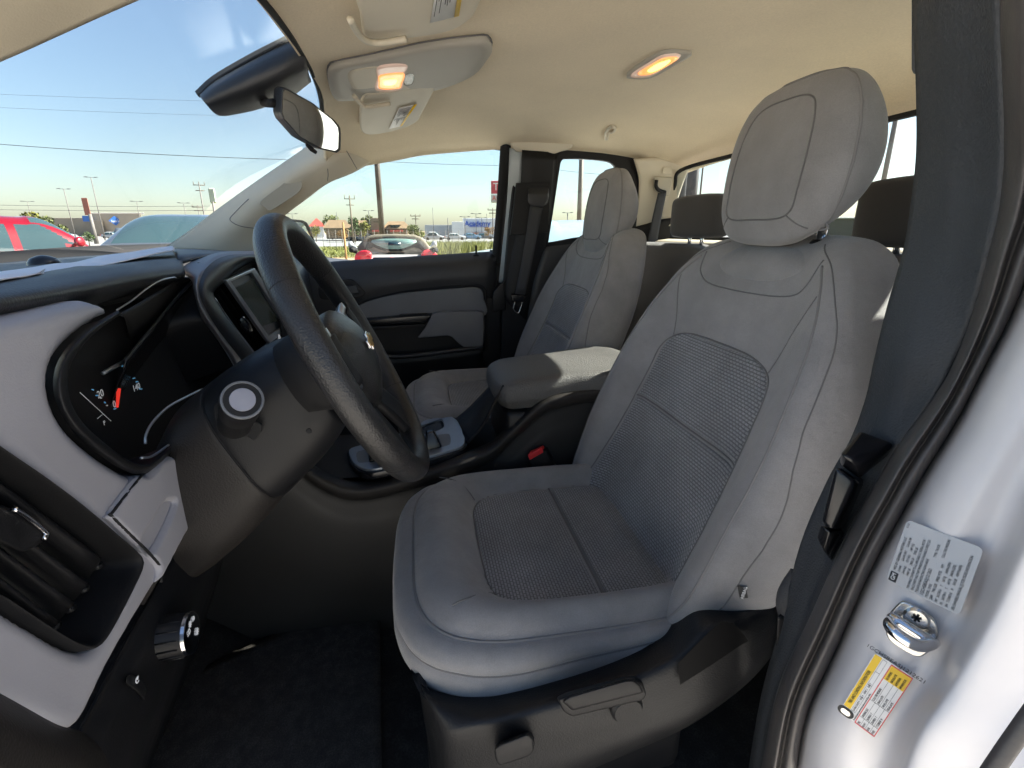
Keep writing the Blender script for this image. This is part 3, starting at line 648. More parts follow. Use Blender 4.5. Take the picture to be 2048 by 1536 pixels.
# white painted jamb
wl = wb
jc = [(-6, -.735), (14, -.762), (60, -.80), (130, -.832), (200, -.845)]
rid = np.array([(2480, -60), (2470, 60), (2460, 160), (2440, 300), (2400, 420), (2350, 540), (2260, 700), (2180, 830), (2110, 950), (2065, 1045), (2035, 1110), (1985, 1220), (1905, 1360), (1838, 1460), (1800, 1555)], float)
cols = []
for f_, X in ((-.02, -.742), (.05, -.764), (.2, -.786), (.45, -.803), (.7, -.812), (.84, -.821), (.93, -.838), (1.0, -.852), (1.1, -.858), (1.3, -.863), (1.7, -.87), (2.3, -.885)):
    cols.append([Px(*(a+(b_-a)*f_), X) for a, b_ in zip(wl, rid)])
jb = surf('door_jamb', cols, M_white, cab, k=5, kv=5)
lab(jb, 'glossy white painted door jamb with stickers and striker')
seal = np.array([(1940, 1610), (1985, 1540), (2030, 1475), (2085, 1400), (2200, 1260)], float)
tube('outer_seal', [Px(x, y, -.89) for x, y in crs(seal, 8)], .0036, M_rub, cab, 12)
# driver side access door behind the pillar (with its window)
rd = thing('rear_access_door', 'dark rear access door behind the driver pillar, mostly hidden by it', 'truck door', (-.68, -.8, .62))
ol = np.array([(.56, .60), (.56, 1.66), (.80, 1.665), (.96, 1.60), (1.0, 1.40), (1.0, .60)]); wn = np.array([(.66, 1.45), (.66, 1.62), (.82, 1.625), (.88, 1.60), (.90, 1.46)])
panel2d('door_panel', [ol, curve(wn, 40, True)], (-.69, 0, 0), (0, -1, 0), (0, 0, 1), .05, .004, M_blk, rd)
panel2d('door_glass', [curve(wn, 40, True)*[1, 1]], (-.70, 0, 0), (0, -1, 0), (0, 0, 1), .004, 0, M_glassd, rd)
# belt retractor cover on the pillar
bc = thing('belt_retractor_cover', 'black plastic seat belt cover on the driver door pillar', 'belt cover', Px(1720, 960, -.68))
top = [(1712, 862), (1785, 893), (1795, 880), (1797, 893), (1745, 925), (1720, 948), (1676, 922), (1680, 905)]
prism_pair('cover_cap', [Px(1680, 908, -.715), Px(1721, 932, -.722), Px(1790, 886, -.712), Px(1715, 860, -.69)],
           [Px(1675, 925, -.70), Px(1718, 962, -.712), Px(1792, 900, -.70), Px(1735, 875, -.66)], M_gloss, bc, .004)
prism_pair('cover_face', [Px(1671, 932, -.712), Px(1714, 962, -.722), Px(1664, 1062, -.722), Px(1641, 1045, -.712)],
           [Px(1690, 932, -.67), Px(1735, 960, -.685), Px(1690, 1062, -.685), Px(1665, 1045, -.67)], M_gloss, bc, .0035)
prism_pair('cover_foot', [Px(1641, 1048, -.708), Px(1664, 1066, -.718), Px(1652, 1110, -.712), Px(1632, 1075, -.705)],
           [Px(1670, 1046, -.67), Px(1700, 1064, -.685), Px(1665, 1128, -.685), Px(1645, 1080, -.67)], M_gloss, bc, .003)
# belt buckle/anchor beside the seat
an = thing('belt_anchor', 'dark seat belt anchor with a bolt eye beside the driver seat', 'belt anchor', Px(1580, 1280, -.64))
prism('anchor_plate', [Px(1553, 1232, -.645), Px(1582, 1240, -.65), Px(1590, 1290, -.65), Px(1570, 1322, -.65), Px(1549, 1310, -.645)], (.012, -.02, 0), M_blk, an, .003)
lathe('bolt_eye', [(0, 0), (.006, 0), (.008, .003), (.008, .006), (0, .006)], Px(1597, 1270, -.652), (-1, .3, 0), M_zinc, an, 18)
prism('anchor_bracket', [Px(1586, 1236, -.652), Px(1605, 1230, -.655), Px(1606, 1262, -.655), Px(1600, 1300, -.655), Px(1590, 1296, -.652)], (.006, -.01, 0), M_zinc, an, .0015)
tube('folded_belt', [Px(x, y, -.64) for x, y in crs(np.array([(1600, 1150), (1580, 1180), (1572, 1205), (1580, 1240)]), 6)], .010, M_belt, an, 8)

# stickers and striker on the jamb
JB = BVHTree.FromPolygons([v.co[:] for v in jb.data.vertices], [p.vertices[:] for p in jb.data.polygons])
def onjamb(x, y, lift=.0012):
    d = Vector(ray(x, y)).normalized(); h_ = JB.ray_cast(Vector(CAM), d)[0]; return np.array(h_)-np.array(d)*lift
def quadplane(c4):
    """c4: TL TR BR BL picture corners -> origin, ax, ay, w, h"""
    A = [onjamb(*c) for c in c4]
    # common plane
    c = sum(A)/4; n_ = nrm(np.cross(A[1]-A[3], A[0]-A[2])); 
    if n_ @ (CAM-c) < 0: n_ = -n_
    c = c+n_*.0006
    B = []
    for p in c4:
        d = ray(*p); t = ((c-CAM)@n_)/(d@n_); B.append(CAM+d*t)
    ax = nrm((B[1]-B[0])+(B[2]-B[3])); ay = np.cross(n_, ax)
    w = (np.linalg.norm(B[1]-B[0])+np.linalg.norm(B[2]-B[3]))/2; h_ = (np.linalg.norm(B[3]-B[0])+np.linalg.norm(B[2]-B[1]))/2
    mx = 0; nv_ = Vector(n_)
    for u in np.linspace(-.53, .53, 9):
        for v in np.linspace(-.53, .53, 9):
            q = c+ax*u*w+ay*v*h_; hh_ = JB.ray_cast(Vector(q+n_*.03), -nv_, .06)[0]
            if hh_ is not None: mx = max(mx, (np.array(hh_)-q)@n_)
    c = c+n_*(mx+.0003)
    return c, ax, ay, n_, w, h_
def rrect(w, h, r, n=5):
    P = []
    for cx, cy, a0 in ((w/2-r, h/2-r, 0), (-w/2+r, h/2-r, 90), (-w/2+r, -h/2+r, 180), (w/2-r, -h/2+r, 270)):
        for k in range(n+1):
            a = R_(a0+90*k/n); P.append((cx+r*math.cos(a), cy+r*math.sin(a)))
    return np.array(P)
class Lbl:
    def __init__(s, c4, root, m, r=.002, th=.0003):
        s.c, s.ax, s.ay, s.n, s.w, s.h = quadplane(c4); s.root = root
        panel2d('label_sheet', [rrect(s.w, s.h, r)], s.c, s.ax, s.ay, th, 0, m, root)
    def at(s, u, v, k=.0004): return s.c+s.ax*(u-.5)*s.w+s.ay*(v-.5)*s.h+s.n*k
    def rect(s, u0, v0, u1, v1, m, name='label_block', k=.0004, r=.0003):
        return panel2d(name, [rrect(abs(u1-u0)*s.w, abs(v1-v0)*s.h, r, 2)], s.at((u0+u1)/2, (v0+v1)/2, k), s.ax, s.ay, .0001, 0, m, s.root)
    def t(s, txt, u, v, size, m=None, sx=.72, k=.0007, align='LEFT', bold=0): return text('label_print', txt, size*s.h, s.at(u, v, k), s.ax, s.ay, m or M_ink, s.root, .00005, sx, bold, align)
# certification label: reading direction runs up the picture
st = thing('certification_label', 'silver certification label with small black print on the white door jamb', 'sticker', onjamb(1888, 1140))
L = Lbl([(1792, 1156), (1829, 1040), (1985, 1102), (1930, 1237)], st, M_lsil, .003)
L.rect(.02, .86, .17, .97, M_ink); L.t('GM', .045, .912, .085, M_wht, .9)
for i, (a, s_) in enumerate([(.28, 'MFD BY GENERAL MOTORS LLC'), ]): L.t(s_, .2, .93, .055)
L.t('01/18', .88, .955, .045)
L.t('GVWR        GAWR FRT      GAWR RR', .2, .865, .05); L.t('2449 KG      1315 KG      1497 KG', .2, .805, .05); L.t('5400 LB      2900 LB      3300 LB', .2, .745, .05)
L.t('THIS VEHICLE CONFORMS TO ALL APPLICABLE U.S. FEDERAL MOTOR', .03, .685, .05, sx=.53); L.t('VEHICLE SAFETY AND THEFT PREVENTION STANDARDS IN EFFECT ON', .03, .625, .05, sx=.53); L.t('THE DATE OF MANUFACTURE SHOWN ABOVE.', .03, .565, .05, sx=.53)
L.t('1GCHSBEA5J1212621', .03, .495, .068, bold=.0); L.t('TYPE: TRUCK', .62, .495, .05)
L.t('MODEL: 2M53', .03, .43, .05); L.t('2009    TIRE SIZE   SPEED RTG     RIM', .03, .37, .05); L.t('COLD TIRE PRESSURE', .66, .40, .05, sx=.62)
for i, s_ in enumerate(['FRT   265/70R16      T      16X7.0J     240KPA(35PSI)', 'RR    265/70R16      T      16X7.0J     240KPA(35PSI)', 'SPA   T175/80D18     M      18X4.5B     420KPA(60PSI)']): L.t(s_, .03, .30-.065*i, .05, sx=.6)
L.t('SEE OWNERS MANUAL [i] FOR MORE INFORMATION.', .03, .09, .055, sx=.66)
# tyre label
st2 = thing('tire_label', 'white, yellow and red tire loading label low on the white door jamb', 'sticker', onjamb(1750, 1385))
L = Lbl([(1681, 1412), (1757, 1298), (1826, 1350), (1752, 1470)], st2, M_wht, .002)
L.rect(.12, .80, .985, .985, M_yel); L.t('TIRE AND LOADING INFORMATION', .19, .89, .125, sx=.66, bold=.0)
ctr = L.at(.05, .86, .0006)
panel2d('tire_icon', [rrect(.0062, .0095, .003)], ctr, L.ax, L.ay, .0002, 0, M_ink, st2); panel2d('tire_icon', [rrect(.0036, .0056, .0017)], ctr+L.n*.0004, L.ax, L.ay, .0002, 0, M_zinc, st2)
for (u0, v0, u1, v1) in [(.12, .77, .98, .775), (.12, .66, .98, .665), (.12, .66, .123, .775), (.977, .66, .98, .775), (.36, .66, .363, .775), (.57, .66, .573, .775), (.78, .66, .783, .775)]: L.rect(u0, v0, u1, v1, M_ink, r=.00005)
L.t('SEATING CAPACITY    TOTAL  4      FRONT  2      REAR  2', .135, .717, .072, sx=.62)
L.t('The combined weight of occupants and cargo should never exceed  659 kg or 1453 lbs', .02, .60, .06, sx=.53)
for (u0, v0, u1, v1) in [(.0, .54, .985, .56), (.0, .005, .985, .025), (.0, .005, .012, .56), (.973, .005, .985, .56)]: L.rect(u0, v0, u1, v1, M_rdl)
L.rect(.76, .03, .97, .535, M_yel)
for i, s_ in enumerate(['SEE OWNERS', 'MANUAL FOR', 'ADDITIONAL', 'INFORMATION']): L.t(s_, .775, .46-.115*i, .085, sx=.6)
for v in (.405, .275, .145): L.rect(.01, v, .76, v+.005, M_ink, r=.00005)
for u in (.125, .41): L.rect(u, .03, u+.003, .535, M_ink, r=.00005)
for i, s_ in enumerate([('TIRE', 'ORIGINAL SIZE', 'COLD TIRE PRESSURE'), ('FRONT', '265/70R16   T', '240 kPa, 35 PSI'), ('REAR', '265/70R16   T', '240 kPa, 35 PSI'), ('SPARE', 'T175/80D18   M', '420 kPa, 60 PSI')]):
    for u, q in zip((.02, .14, .425), s_): L.t(q, u, .465-.128*i, .085, sx=.6)
L2 = L; text('label_print', '1GCHSBEA5J1212621', .0036, L.at(1.03, .5, .0007), -L.ay, L.ax, M_ink, st2, .00005, 1.0)
# striker
sk = thing('door_striker', 'shiny steel door latch striker bolted to the white jamb', 'striker', onjamb(1822, 1255))
skc = [(1766, 1244), (1806, 1192), (1884, 1248), (1842, 1316)]
c, ax, ay, n_, w, h_ = quadplane(skc)
plo = [(1772, 1250), (1776, 1230), (1800, 1203), (1818, 1203), (1862, 1230), (1876, 1252), (1872, 1285), (1848, 1307), (1830, 1308), (1790, 1285), (1776, 1270)]
def onpl(x, y, k=0.0): d = ray(x, y); t = ((c+n_*k-CAM)@n_)/(d@n_); return CAM+d*t
lp = np.array([((onpl(*p)-c)@ax, (onpl(*p)-c)@ay) for p in plo])
panel2d('striker_plate', [curve(lp, 60, True)], c+n_*.0015, ax, ay, .0015, .0008, M_zinc, sk)
lathe('striker_screw', [(0, 0), (.0068, 0), (.0068, .001), (.0055, .0025), (0, .003)], onpl(1833, 1236, .003), n_, M_zinc, sk, 24)
for a in (0, 60, 120):
    d_ = ax*math.cos(R_(a))+ay*math.sin(R_(a)); pr = np.cross(n_, d_)
    box('screw_slot', onpl(1833, 1236, .0062), (.005, .0012, .0004), M_pit, sk, 0, rot=np.stack([d_, pr, n_], 1))
tube('striker_bar', curve(np.array([onpl(1783, 1236, .002), onpl(1790, 1238, .009), onpl(1828, 1262, .010), onpl(1858, 1280, .009), onpl(1864, 1286, .002)]), 30), .0030, M_chr, sk, 12)
lpz = [onpl(1866, 1284, .002), onpl(1856, 1289, .014), onpl(1834, 1290, .022), onpl(1806, 1276, .024), onpl(1784, 1258, .022), onpl(1780, 1246, .013), onpl(1790, 1241, .002)]
tube('striker_loop', curve(np.array(lpz), 48), .0036, M_chr, sk, 14)

# ------------------------------------------------------------------ passenger side doors
dr = thing('passenger_door', 'charcoal passenger front door with gray armrest, seen across the cab', 'truck door', (.68, .1, .62))
G = lambda rows: [[Px(*p) for p in r] for r in rows]
surf('upper_trim', G([[(470, 541, .70), (560, 532, .70), (690, 521, .70), (850, 511, .70), (992, 502, .70)],
                      [(470, 548, .685), (560, 540, .685), (690, 527, .685), (850, 517, .685), (992, 508, .685)],
                      [(470, 565, .660), (560, 556, .660), (690, 543, .660), (850, 532, .660), (992, 522, .662)],
                      [(470, 600, .648), (560, 592, .648), (690, 575, .648), (850, 556, .650), (992, 545, .654)],
                      [(470, 660, .655), (560, 640, .655), (690, 605, .655), (850, 575, .657), (992, 568, .660)],
                      [(470, 700, .672), (560, 680, .672), (690, 640, .672), (850, 600, .672), (992, 600, .672)]]), M_dash, dr, k=6, kv=6, thick=.006, off=1)
panelX('door_base', [loopX([(470, 610), (992, 560), (1000, 620), (1000, 1000), (470, 1000)], .684, smooth=False)], .684, .02, .003, M_blk, dr)
lpi = loopX([(700, 624), (714, 613), (745, 600), (799, 587.5), (854, 581), (927, 575.5), (952, 575), (963, 581), (967, 596), (967, 632), (865, 634), (799, 638), (700, 642)], .655, 90)
panelX('door_insert', [lpi], .660, .012, .003, M_gray2, dr)
ed_ = np.array([(690, 632), (714, 610), (745, 596.5), (799, 584), (854, 577.5), (927, 571.5), (956, 571), (968, 579), (971, 596), (971, 700)], float)
tube('insert_gap', [Px(x, y, .662) for x, y in crs(ed_, 6)], .006, M_pit, dr, 8)
arm = [(866, 627), (880, 625), (955, 623), (966, 626), (967, 660), (966, 690), (958, 693), (928, 694), (918, 688), (904, 674), (895, 671), (838, 676), (836, 674), (850, 656)]
arm2 = [(872, 622), (885, 620), (955, 618), (968, 621), (970, 655), (968, 684), (958, 687), (932, 688), (922, 682), (908, 668), (898, 665), (846, 670), (844, 668), (856, 650)]
o = prism_pair('armrest', [Px(x, y, .615) for x, y in arm], [Px(x, y, .675) for x, y in arm2], M_gray2, dr, .006, 4)
prism_pair('switch_panel', [Px(x, y, .622) for x, y in [(715, 640), (862, 630), (852, 646), (725, 652)]], [Px(x, y, .675) for x, y in [(712, 634), (868, 622), (860, 640), (722, 648)]], M_gloss, dr, .002)
prism_pair('window_switch', [Px(x, y, .630) for x, y in [(800, 633), (853, 630), (851, 635), (802, 638)]], [Px(x, y, .645) for x, y in [(799, 628), (854, 625), (853, 634), (801, 637)]], M_blk, dr, .0012)
prism_pair('pull_ledge', [Px(x, y, .618) for x, y in [(725, 655), (852, 648), (848, 652), (728, 661)]], [Px(x, y, .675) for x, y in [(722, 650), (856, 642), (852, 648), (726, 656)]], M_blk, dr, .0015)
tube('map_pocket', [Px(x, y, .625) for x, y in crs(np.array([(560, 706), (700, 712), (775, 713), (820, 712), (900, 702), (966, 694)]), 6)], .007, M_dash, dr, 8)
surf('pocket_face', G([[(560, 708, .628), (775, 715, .628), (900, 704, .628), (966, 696, .628)], [(560, 800, .655), (775, 800, .655), (900, 790, .655), (966, 780, .655)], [(560, 1000, .67), (775, 1000, .67), (900, 1000, .67), (966, 1000, .67)]]), M_blk, dr, k=5, thick=.006, off=1)
# inside handle
hz = loopX([(640, 566), (668, 560), (700, 558), (712, 564), (724, 576), (731, 586), (724, 593), (700, 597), (660, 600), (640, 594)], .645)
hh = thing_h = panelX('handle_bezel', [hz], .647, .010, .003, M_blk, dr)
panelX('handle_recess', [loopX([(648, 570), (692, 563), (706, 568), (717, 578), (720, 586), (700, 591), (652, 594)], .641)], .6415, .004, .001, M_pit, hh)
prism_pair('door_handle', [Px(x, y, .632) for x, y in [(690, 573), (712, 572), (719, 586), (694, 589)]], [Px(x, y, .641) for x, y in [(688, 572), (713, 571), (720, 587), (693, 590)]], M_dash, hh, .0015)
lathe('lock_pin', [(.004, 0), (.003, .012), (.0042, .016), (.004, .03), (.0015, .033)], Px(952.5, 511, .688), (0, 0, 1), M_pit, dr, 14)
lathe('pin_collar', [(.012, 0), (.009, .004), (.004, .006)], Px(952.5, 512, .686), (0, 0, 1), M_pit, dr, 16)
# window frame and glass
gl = [(508, 515), (560, 440), (615, 398), (656, 366), (700, 343), (760, 317), (850, 300), (950, 294), (1006, 292), (990, 506)]
panelX('door_glass', [loopX(gl, .70, smooth=False)], .70, .004, 0, M_glass, dr)
surf('frame_post', G([[(1003, 286, .63), (1003, 292, .632), (996, 400, .665), (987, 505, .69), (984, 530, .69)], [(1009, 284, .622), (1010, 292, .624), (1003, 400, .655), (994, 505, .68), (990, 530, .68)], [(1018, 284, .63), (1019, 294, .632), (1012, 400, .665), (1001, 505, .69), (998, 530, .69)]]), M_pit, dr, k=4, thick=.006, off=1)
tube('window_seal', [Px(x, y, .64) for x, y in crs(np.array([(700, 341), (760, 315), (850, 298.5), (950, 292.5), (1006, 291)]), 6)], .0035, M_pit, dr, 8)
# outside mirror
mr = thing('mirror_shell', 'dark outside mirror on the passenger door, behind the steering wheel rim', 'side mirror', Px(605, 470, .86))
msh = [(548, 442), (560, 436), (596, 438), (612, 441), (622, 455), (634, 490), (640, 507), (632, 512), (560, 512)]
A_ = [Px(x, y, .86) for x, y in curve(np.array(msh, float), 28, True)]
prism_pair('mirror_housing', A_, [p+np.array([.06, .09, 0])+(np.mean(A_, 0)-p)*.35 for p in A_], M_pit, mr, .006)
mg = [(552, 447), (565, 442), (594, 444), (606, 447), (615, 462), (626, 500), (560, 506)]
panelX('mirror_glass', [loopX(mg, .855)], .8555, .002, 0, M_mir, mr)

rdp = thing('passenger_access_door', 'dark passenger rear access door with a small window and seat belt', 'truck door', (.66, -.7, .62))
rout = [(1030, 297), (1080, 303), (1100, 304), (1112, 297), (1130, 293), (1200, 299), (1258, 307), (1278, 318), (1285, 335), (1283, 360), (1272, 440), (1262, 520), (1258, 800), (1000, 800), (1003, 600), (1012, 500)]
rwin = [(1130, 318.5), (1170, 319), (1210, 323), (1225, 330), (1231.5, 345), (1229, 380), (1218, 440), (1206, 468), (1150, 475), (1100, 484), (1097, 478), (1106, 420), (1118, 340), (1122, 323)]
panelX('door_trim', [resamp(loopX(rout, .648, smooth=False), 200, True), loopX(rwin, .648, 120)], .648, .012, .004, M_blk, rdp)
panelX('door_glass', [loopX(rwin, .655, 120)], .668, .004, 0, M_glass, rdp)
tube('trim_ridge', [Px(x, y, .641) for x, y in crs(np.array([(1112, 312), (1135, 306), (1200, 310), (1250, 317), (1270, 328), (1275, 345), (1262, 430)]), 6)], .004, M_blk, rdp, 8)
surf('lower_trim', G([[(1092, 487, .645), (1160, 478, .645), (1255, 470, .645)], [(1085, 510, .632), (1150, 505, .632), (1250, 500, .632)], [(1060, 600, .635), (1130, 600, .635), (1250, 600, .635)], [(1040, 800, .645), (1120, 800, .645), (1250, 800, .645)]]), M_dash, rdp, k=5, thick=.004, off=1)
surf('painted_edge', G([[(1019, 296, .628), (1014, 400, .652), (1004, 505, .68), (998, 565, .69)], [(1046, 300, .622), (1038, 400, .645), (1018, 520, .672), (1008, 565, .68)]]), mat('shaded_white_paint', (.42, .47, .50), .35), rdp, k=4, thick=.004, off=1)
surf('pillar_cover', G([[(1044, 300, .618), (1040, 400, .632), (1030, 480, .64), (1012, 540, .645), (1003, 590, .648)], [(1070, 302, .612), (1066, 400, .622), (1056, 480, .63), (1038, 545, .632), (1020, 610, .635)], [(1115, 305, .622), (1105, 400, .632), (1092, 490, .64), (1075, 560, .64), (1050, 640, .64)]]), M_blk, rdp, k=5, thick=.004, off=1)
prism_pair('latch_block', [Px(x, y, .628) for x, y in [(985, 585), (1008, 560), (1012, 620), (985, 625)]], [Px(x, y, .67) for x, y in [(990, 578), (1012, 556), (1016, 616), (990, 620)]], M_blk, rdp, .004)
surf('pillar_cap', G([[(1012, 270, .60), (1060, 272, .60), (1110, 276, .60), (1150, 282, .60)], [(1022, 292, .612), (1062, 296, .610), (1108, 299, .610), (1140, 298, .612)], [(1032, 303, .622), (1064, 307, .618), (1102, 310, .618), (1118, 303, .62)]]), M_beig, cab, k=5, thick=.005, off=1)
surf('frame_closer', G([[(990, 262, .63), (1100, 266, .63), (1200, 274, .63), (1300, 290, .63)], [(990, 300, .645), (1100, 312, .66), (1200, 312, .66), (1290, 330, .66)]]), M_blk, cab, k=4, thick=.004, off=1)
# belt guide and belt
pb = thing('passenger_seat_belt', 'dark seat belt with its guide on the passenger door pillar', 'seat belt', Px(1075, 400, .60))
panelX('guide_plate', [loopX([(1032, 366), (1098, 366), (1102, 372), (1095, 465), (1020, 470)], .612, smooth=False)], .612, .006, .002, M_blk, pb)
prism_pair('belt_guide', [Px(x, y, .590) for x, y in [(1056, 388), (1096, 388), (1096, 400), (1086, 414), (1064, 414), (1055, 404)]], [Px(x, y, .612) for x, y in [(1058, 372), (1098, 371), (1099, 390), (1096, 408), (1060, 408), (1056, 396)]], M_dash, pb, .003)
bb = [(1060, 412, 1086, 416, .592), (1052, 470, 1074, 472, .598), (1042, 530, 1063, 532, .605), (1030, 588, 1050, 590, .612)]
surf('belt_webbing', [[Px(a, y, X) for a, y, c_, y2, X in bb], [Px(c_, y2, X-.004) for a, y, c_, y2, X in bb]], M_belt, pb, k=4, thick=.0018)
prism_pair('belt_tongue', [Px(x, y, .60) for x, y in [(1022, 590), (1052, 592), (1048, 604), (1024, 602)]], [Px(x, y, .615) for x, y in [(1022, 586), (1052, 588), (1048, 600), (1024, 598)]], M_gloss, pb, .002)
tube('tongue_loop', [Px(x, y, .603) for x, y in crs(np.array([(1030, 603), (1027, 618), (1036, 626), (1042, 614), (1044, 604)]), 6)], .0016, M_zinc, pb, 8)

# ------------------------------------------------------------------ rear seats
rs = thing('rear_bench', 'dark gray rear seat with two head restraints under the rear window', 'car seat', (.03, -.85, FLOOR))
def cushion_block(name, c, hw, hz, d, m_, par, p=3.0):
    secs = []; a = np.linspace(0, 2*np.pi, 28, endpoint=False)
    for t, s in ((-1, .55), (-.93, .86), (-.75, .98), (-.3, 1), (.3, 1), (.75, .98), (.93, .84), (1, .5)):
        secs.append([(c[0]+hw*s*np.sign(math.cos(q))*abs(math.cos(q))**(2/p), c[1]+d*s*np.sign(math.sin(q))*abs(math.sin(q))**(2/p), c[2]+hz*t) for q in a])
    return loft(name, np.array(secs), m_, par, k=4, kr=2)
h1 = Py(1396, 434, -.84); h2 = Py(1800, 425, -.84)
cushion_block('headrest', Py(1398, 433, -.84), .118, .052, .035, M_fabd, rs)
h2 = Py(1848, 424, -.84); cushion_block('headrest', h2, .105, .050, .035, M_fabd, rs)
cushion_block('backrest', (.36, -.84, 1.17), .27, .215, .06, M_fabd, rs, 4.5)
cushion_block('backrest', (-.30, -.84, 1.17), .27, .215, .06, M_fabd, rs, 4.5)
for x in (h1[0]+.03, h1[0]-.03, h2[0]+.03, h2[0]-.03): tube('headrest_post', [(x, -.84, 1.36), (x, -.84, 1.43)], .005, M_chr, rs, 10)

# ------------------------------------------------------------------ roof fittings
def onroof(x, y, lift=.0):
    hb = HB; d = Vector(ray(x, y)).normalized(); h_ = hb.ray_cast(Vector(CAM), d)
    return np.array(h_[0])-np.array(d)*lift, np.array(h_[1])
_hv = hl.data; HB = BVHTree.FromPolygons([v.co[:] for v in _hv.vertices], [p.vertices[:] for p in _hv.polygons])
def roofpatch(name, px, m_, par, lift, n=56, rings=7, dome=.004, flat=.85):
    """pad following the headliner inside a picture outline"""
    C_ = curve(np.array(px, float), n, True); c = C_.mean(0); V = []
    for i in range(rings+3):
        s = min(1, (i+.001)/rings)
        if i <= rings: k = lift+dome*(1-s**2)
        else: s = 1+.004*(i-rings); k = lift*(1-(i-rings)/2)-.003*(i-rings-1)
        for p in C_: q, nn = onroof(*(c+(p-c)*s)); V.append(q+np.array([0, 0, -1])*k)
    return mk(name, V, [f for f in gridfaces(rings+3, n, False, True)], m_, par)
oc = thing('overhead_console', 'beige overhead console with lit map lamp between the sun visors', 'overhead console', onroof(800, 140)[0])
M_ocon = mat('overhead_gray', (.40, .375, .325), .55, bump=[('n', 600, .0002)], var=[(5, .05)])
base = roofpatch('console_base', [(656, 132), (672, 122), (740, 108), (860, 82), (960, 70), (978, 74), (984, 88), (975, 105), (945, 140), (880, 168), (800, 182), (690, 192), (668, 186), (657, 160)], M_ocon, oc, .010, n=80)
tube('base_gap', [onroof(x, y, .012)[0] for x, y in curve(np.array([(656, 132), (672, 122), (740, 108), (860, 82), (960, 70), (978, 74), (984, 88), (975, 105), (945, 140), (880, 168), (800, 182), (690, 192), (668, 186), (657, 160)], float), 90, True)], .0014, M_seam, oc, 6, True)
pod = roofpatch('lamp_pod', [(698, 128), (760, 116), (842, 110), (846, 118), (830, 160), (780, 172), (720, 168), (702, 158)], M_beig, oc, .012, n=60, dome=.002)
def lens(name, px, k, m_, par, dome=.003): return roofpatch(name, px, m_, par, k, n=40, rings=5, dome=dome)
ln = lens('map_lamp', [(757, 116), (812, 112), (806, 136), (800, 164), (752, 166), (753, 140)], .0138, M_lampe, oc, .0012)
lens('lamp_glow', [(760, 132), (806, 128), (802, 152), (797, 160), (760, 161), (756, 148)], .0152, M_lamp, ln, .001)
lens('lamp_bulb', [(768, 141), (790, 139), (792, 146), (784, 152), (768, 152), (765, 146)], .0163, M_lampc, ln, .0008)
lens('lamp_switch', [(810, 132), (827, 130), (824, 152), (808, 154)], .0138, M_gloss, oc, .0008)
tube('pod_gap', [onroof(x, y, .016)[0] for x, y in crs(np.array([(845, 112), (843, 130), (836, 148), (828, 163)]), 5)], .0012, M_pit, oc, 6)
tube('pod_slot', [onroof(x, y, .016)[0] for x, y in crs(np.array([(700, 132), (697, 146), (699, 162)]), 5)], .004, M_pit, oc, 6)
dl = thing('dome_lamp', 'lit rectangular dome lamp glowing orange in the headliner', 'dome lamp', onroof(1318, 124)[0])
roofpatch('lamp_frame', [(1254, 145), (1290, 118), (1330, 99), (1375, 100), (1383, 104), (1340, 130), (1300, 150), (1262, 151)], M_ocon, dl, .006, n=50, dome=.0)
l2 = lens('lamp_lens', [(1262, 143), (1300, 116), (1328, 101), (1362, 101), (1335, 122), (1300, 143)], .009, M_lampe, dl, .001)
lens('lamp_glow', [(1276, 136), (1308, 114), (1330, 103), (1358, 103), (1333, 121), (1302, 137)], .0103, M_lamp, l2, .0008)
lens('lamp_bulb', [(1296, 128), (1318, 113), (1342, 106), (1330, 118), (1308, 130)], .0114, M_lampc, l2, .0006)
# sun visors
def visor(name, lb, px, arm, lbl4, X=None, thick=.016, Zv=1.675):
    r = thing(name, lb, 'sun visor', onroof(*np.mean(px, 0))[0], 'sun visors')
    A = [onroof(x, y)[0]+np.array([0, 0, -.018]) for x, y in px]
    C_ = np.array(A); c = C_.mean(0); u, s_, vt = np.linalg.svd(C_-c); nn = vt[2]; nn = nn if nn[2] < 0 else -nn
    ax = nrm(np.array([1, 0, 0])-nn*nn[0]); ay = np.cross(nn, ax)
    def pl(x, y, k=0): d = ray(x, y); t = ((c+nn*k-CAM)@nn)/(d@nn); return CAM+d*t
    lp = np.array([((pl(*p)-c)@ax, (pl(*p)-c)@ay) for p in px])
    panel2d('visor_board', [curve(lp, 80, True)], c-nn*thick/2, ax, ay, thick*.4, thick*.3, M_head if False else M_beig, r, 3)
    tube('visor_arm', [pl(x, y, .006) for x, y in crs(np.array(arm, float), 6)], .0045, M_beig, r, 10)
    c4 = [np.array(p, float) for p in lbl4]
    def q(u, v, k=.0008): p = (c4[0]*(1-u)+c4[1]*u)*(1-v)+(c4[3]*(1-u)+c4[2]*u)*v; return pl(p[0], p[1], k)
    def quad(n_, u0, v0, u1, v1, m_, k): return prism(n_, [q(u0, v0, k), q(u1, v0, k), q(u1, v1, k), q(u0, v1, k)], nn*.0002, m_, r, 0)
    kk = thick*.1+.001
    quad('warning_label', 0, 0, 1, 1, M_wht, kk); quad('label_band', 0, 0, 1, .17, M_yel, kk+.0006)
    for i in range(9):
        v = .24+.08*i
        for a, b_ in ((.06, .06+.3+.14*random.random()), (.54, .56+.36*random.random())): quad('label_line', a, v, b_, v+.025, M_ink, kk+.0006)
    return r, pl
visor('sun_visor', 'beige driver sun visor folded up at the top edge of the picture', [(722, -60), (722, 40), (728, 76), (745, 84), (860, 72), (920, 55), (955, 20), (960, -60)], [(700, 38), (712, 60), (730, 80), (760, 86), (812, 78)], [(934, -70), (918, 32), (860, 46), (880, -70)])
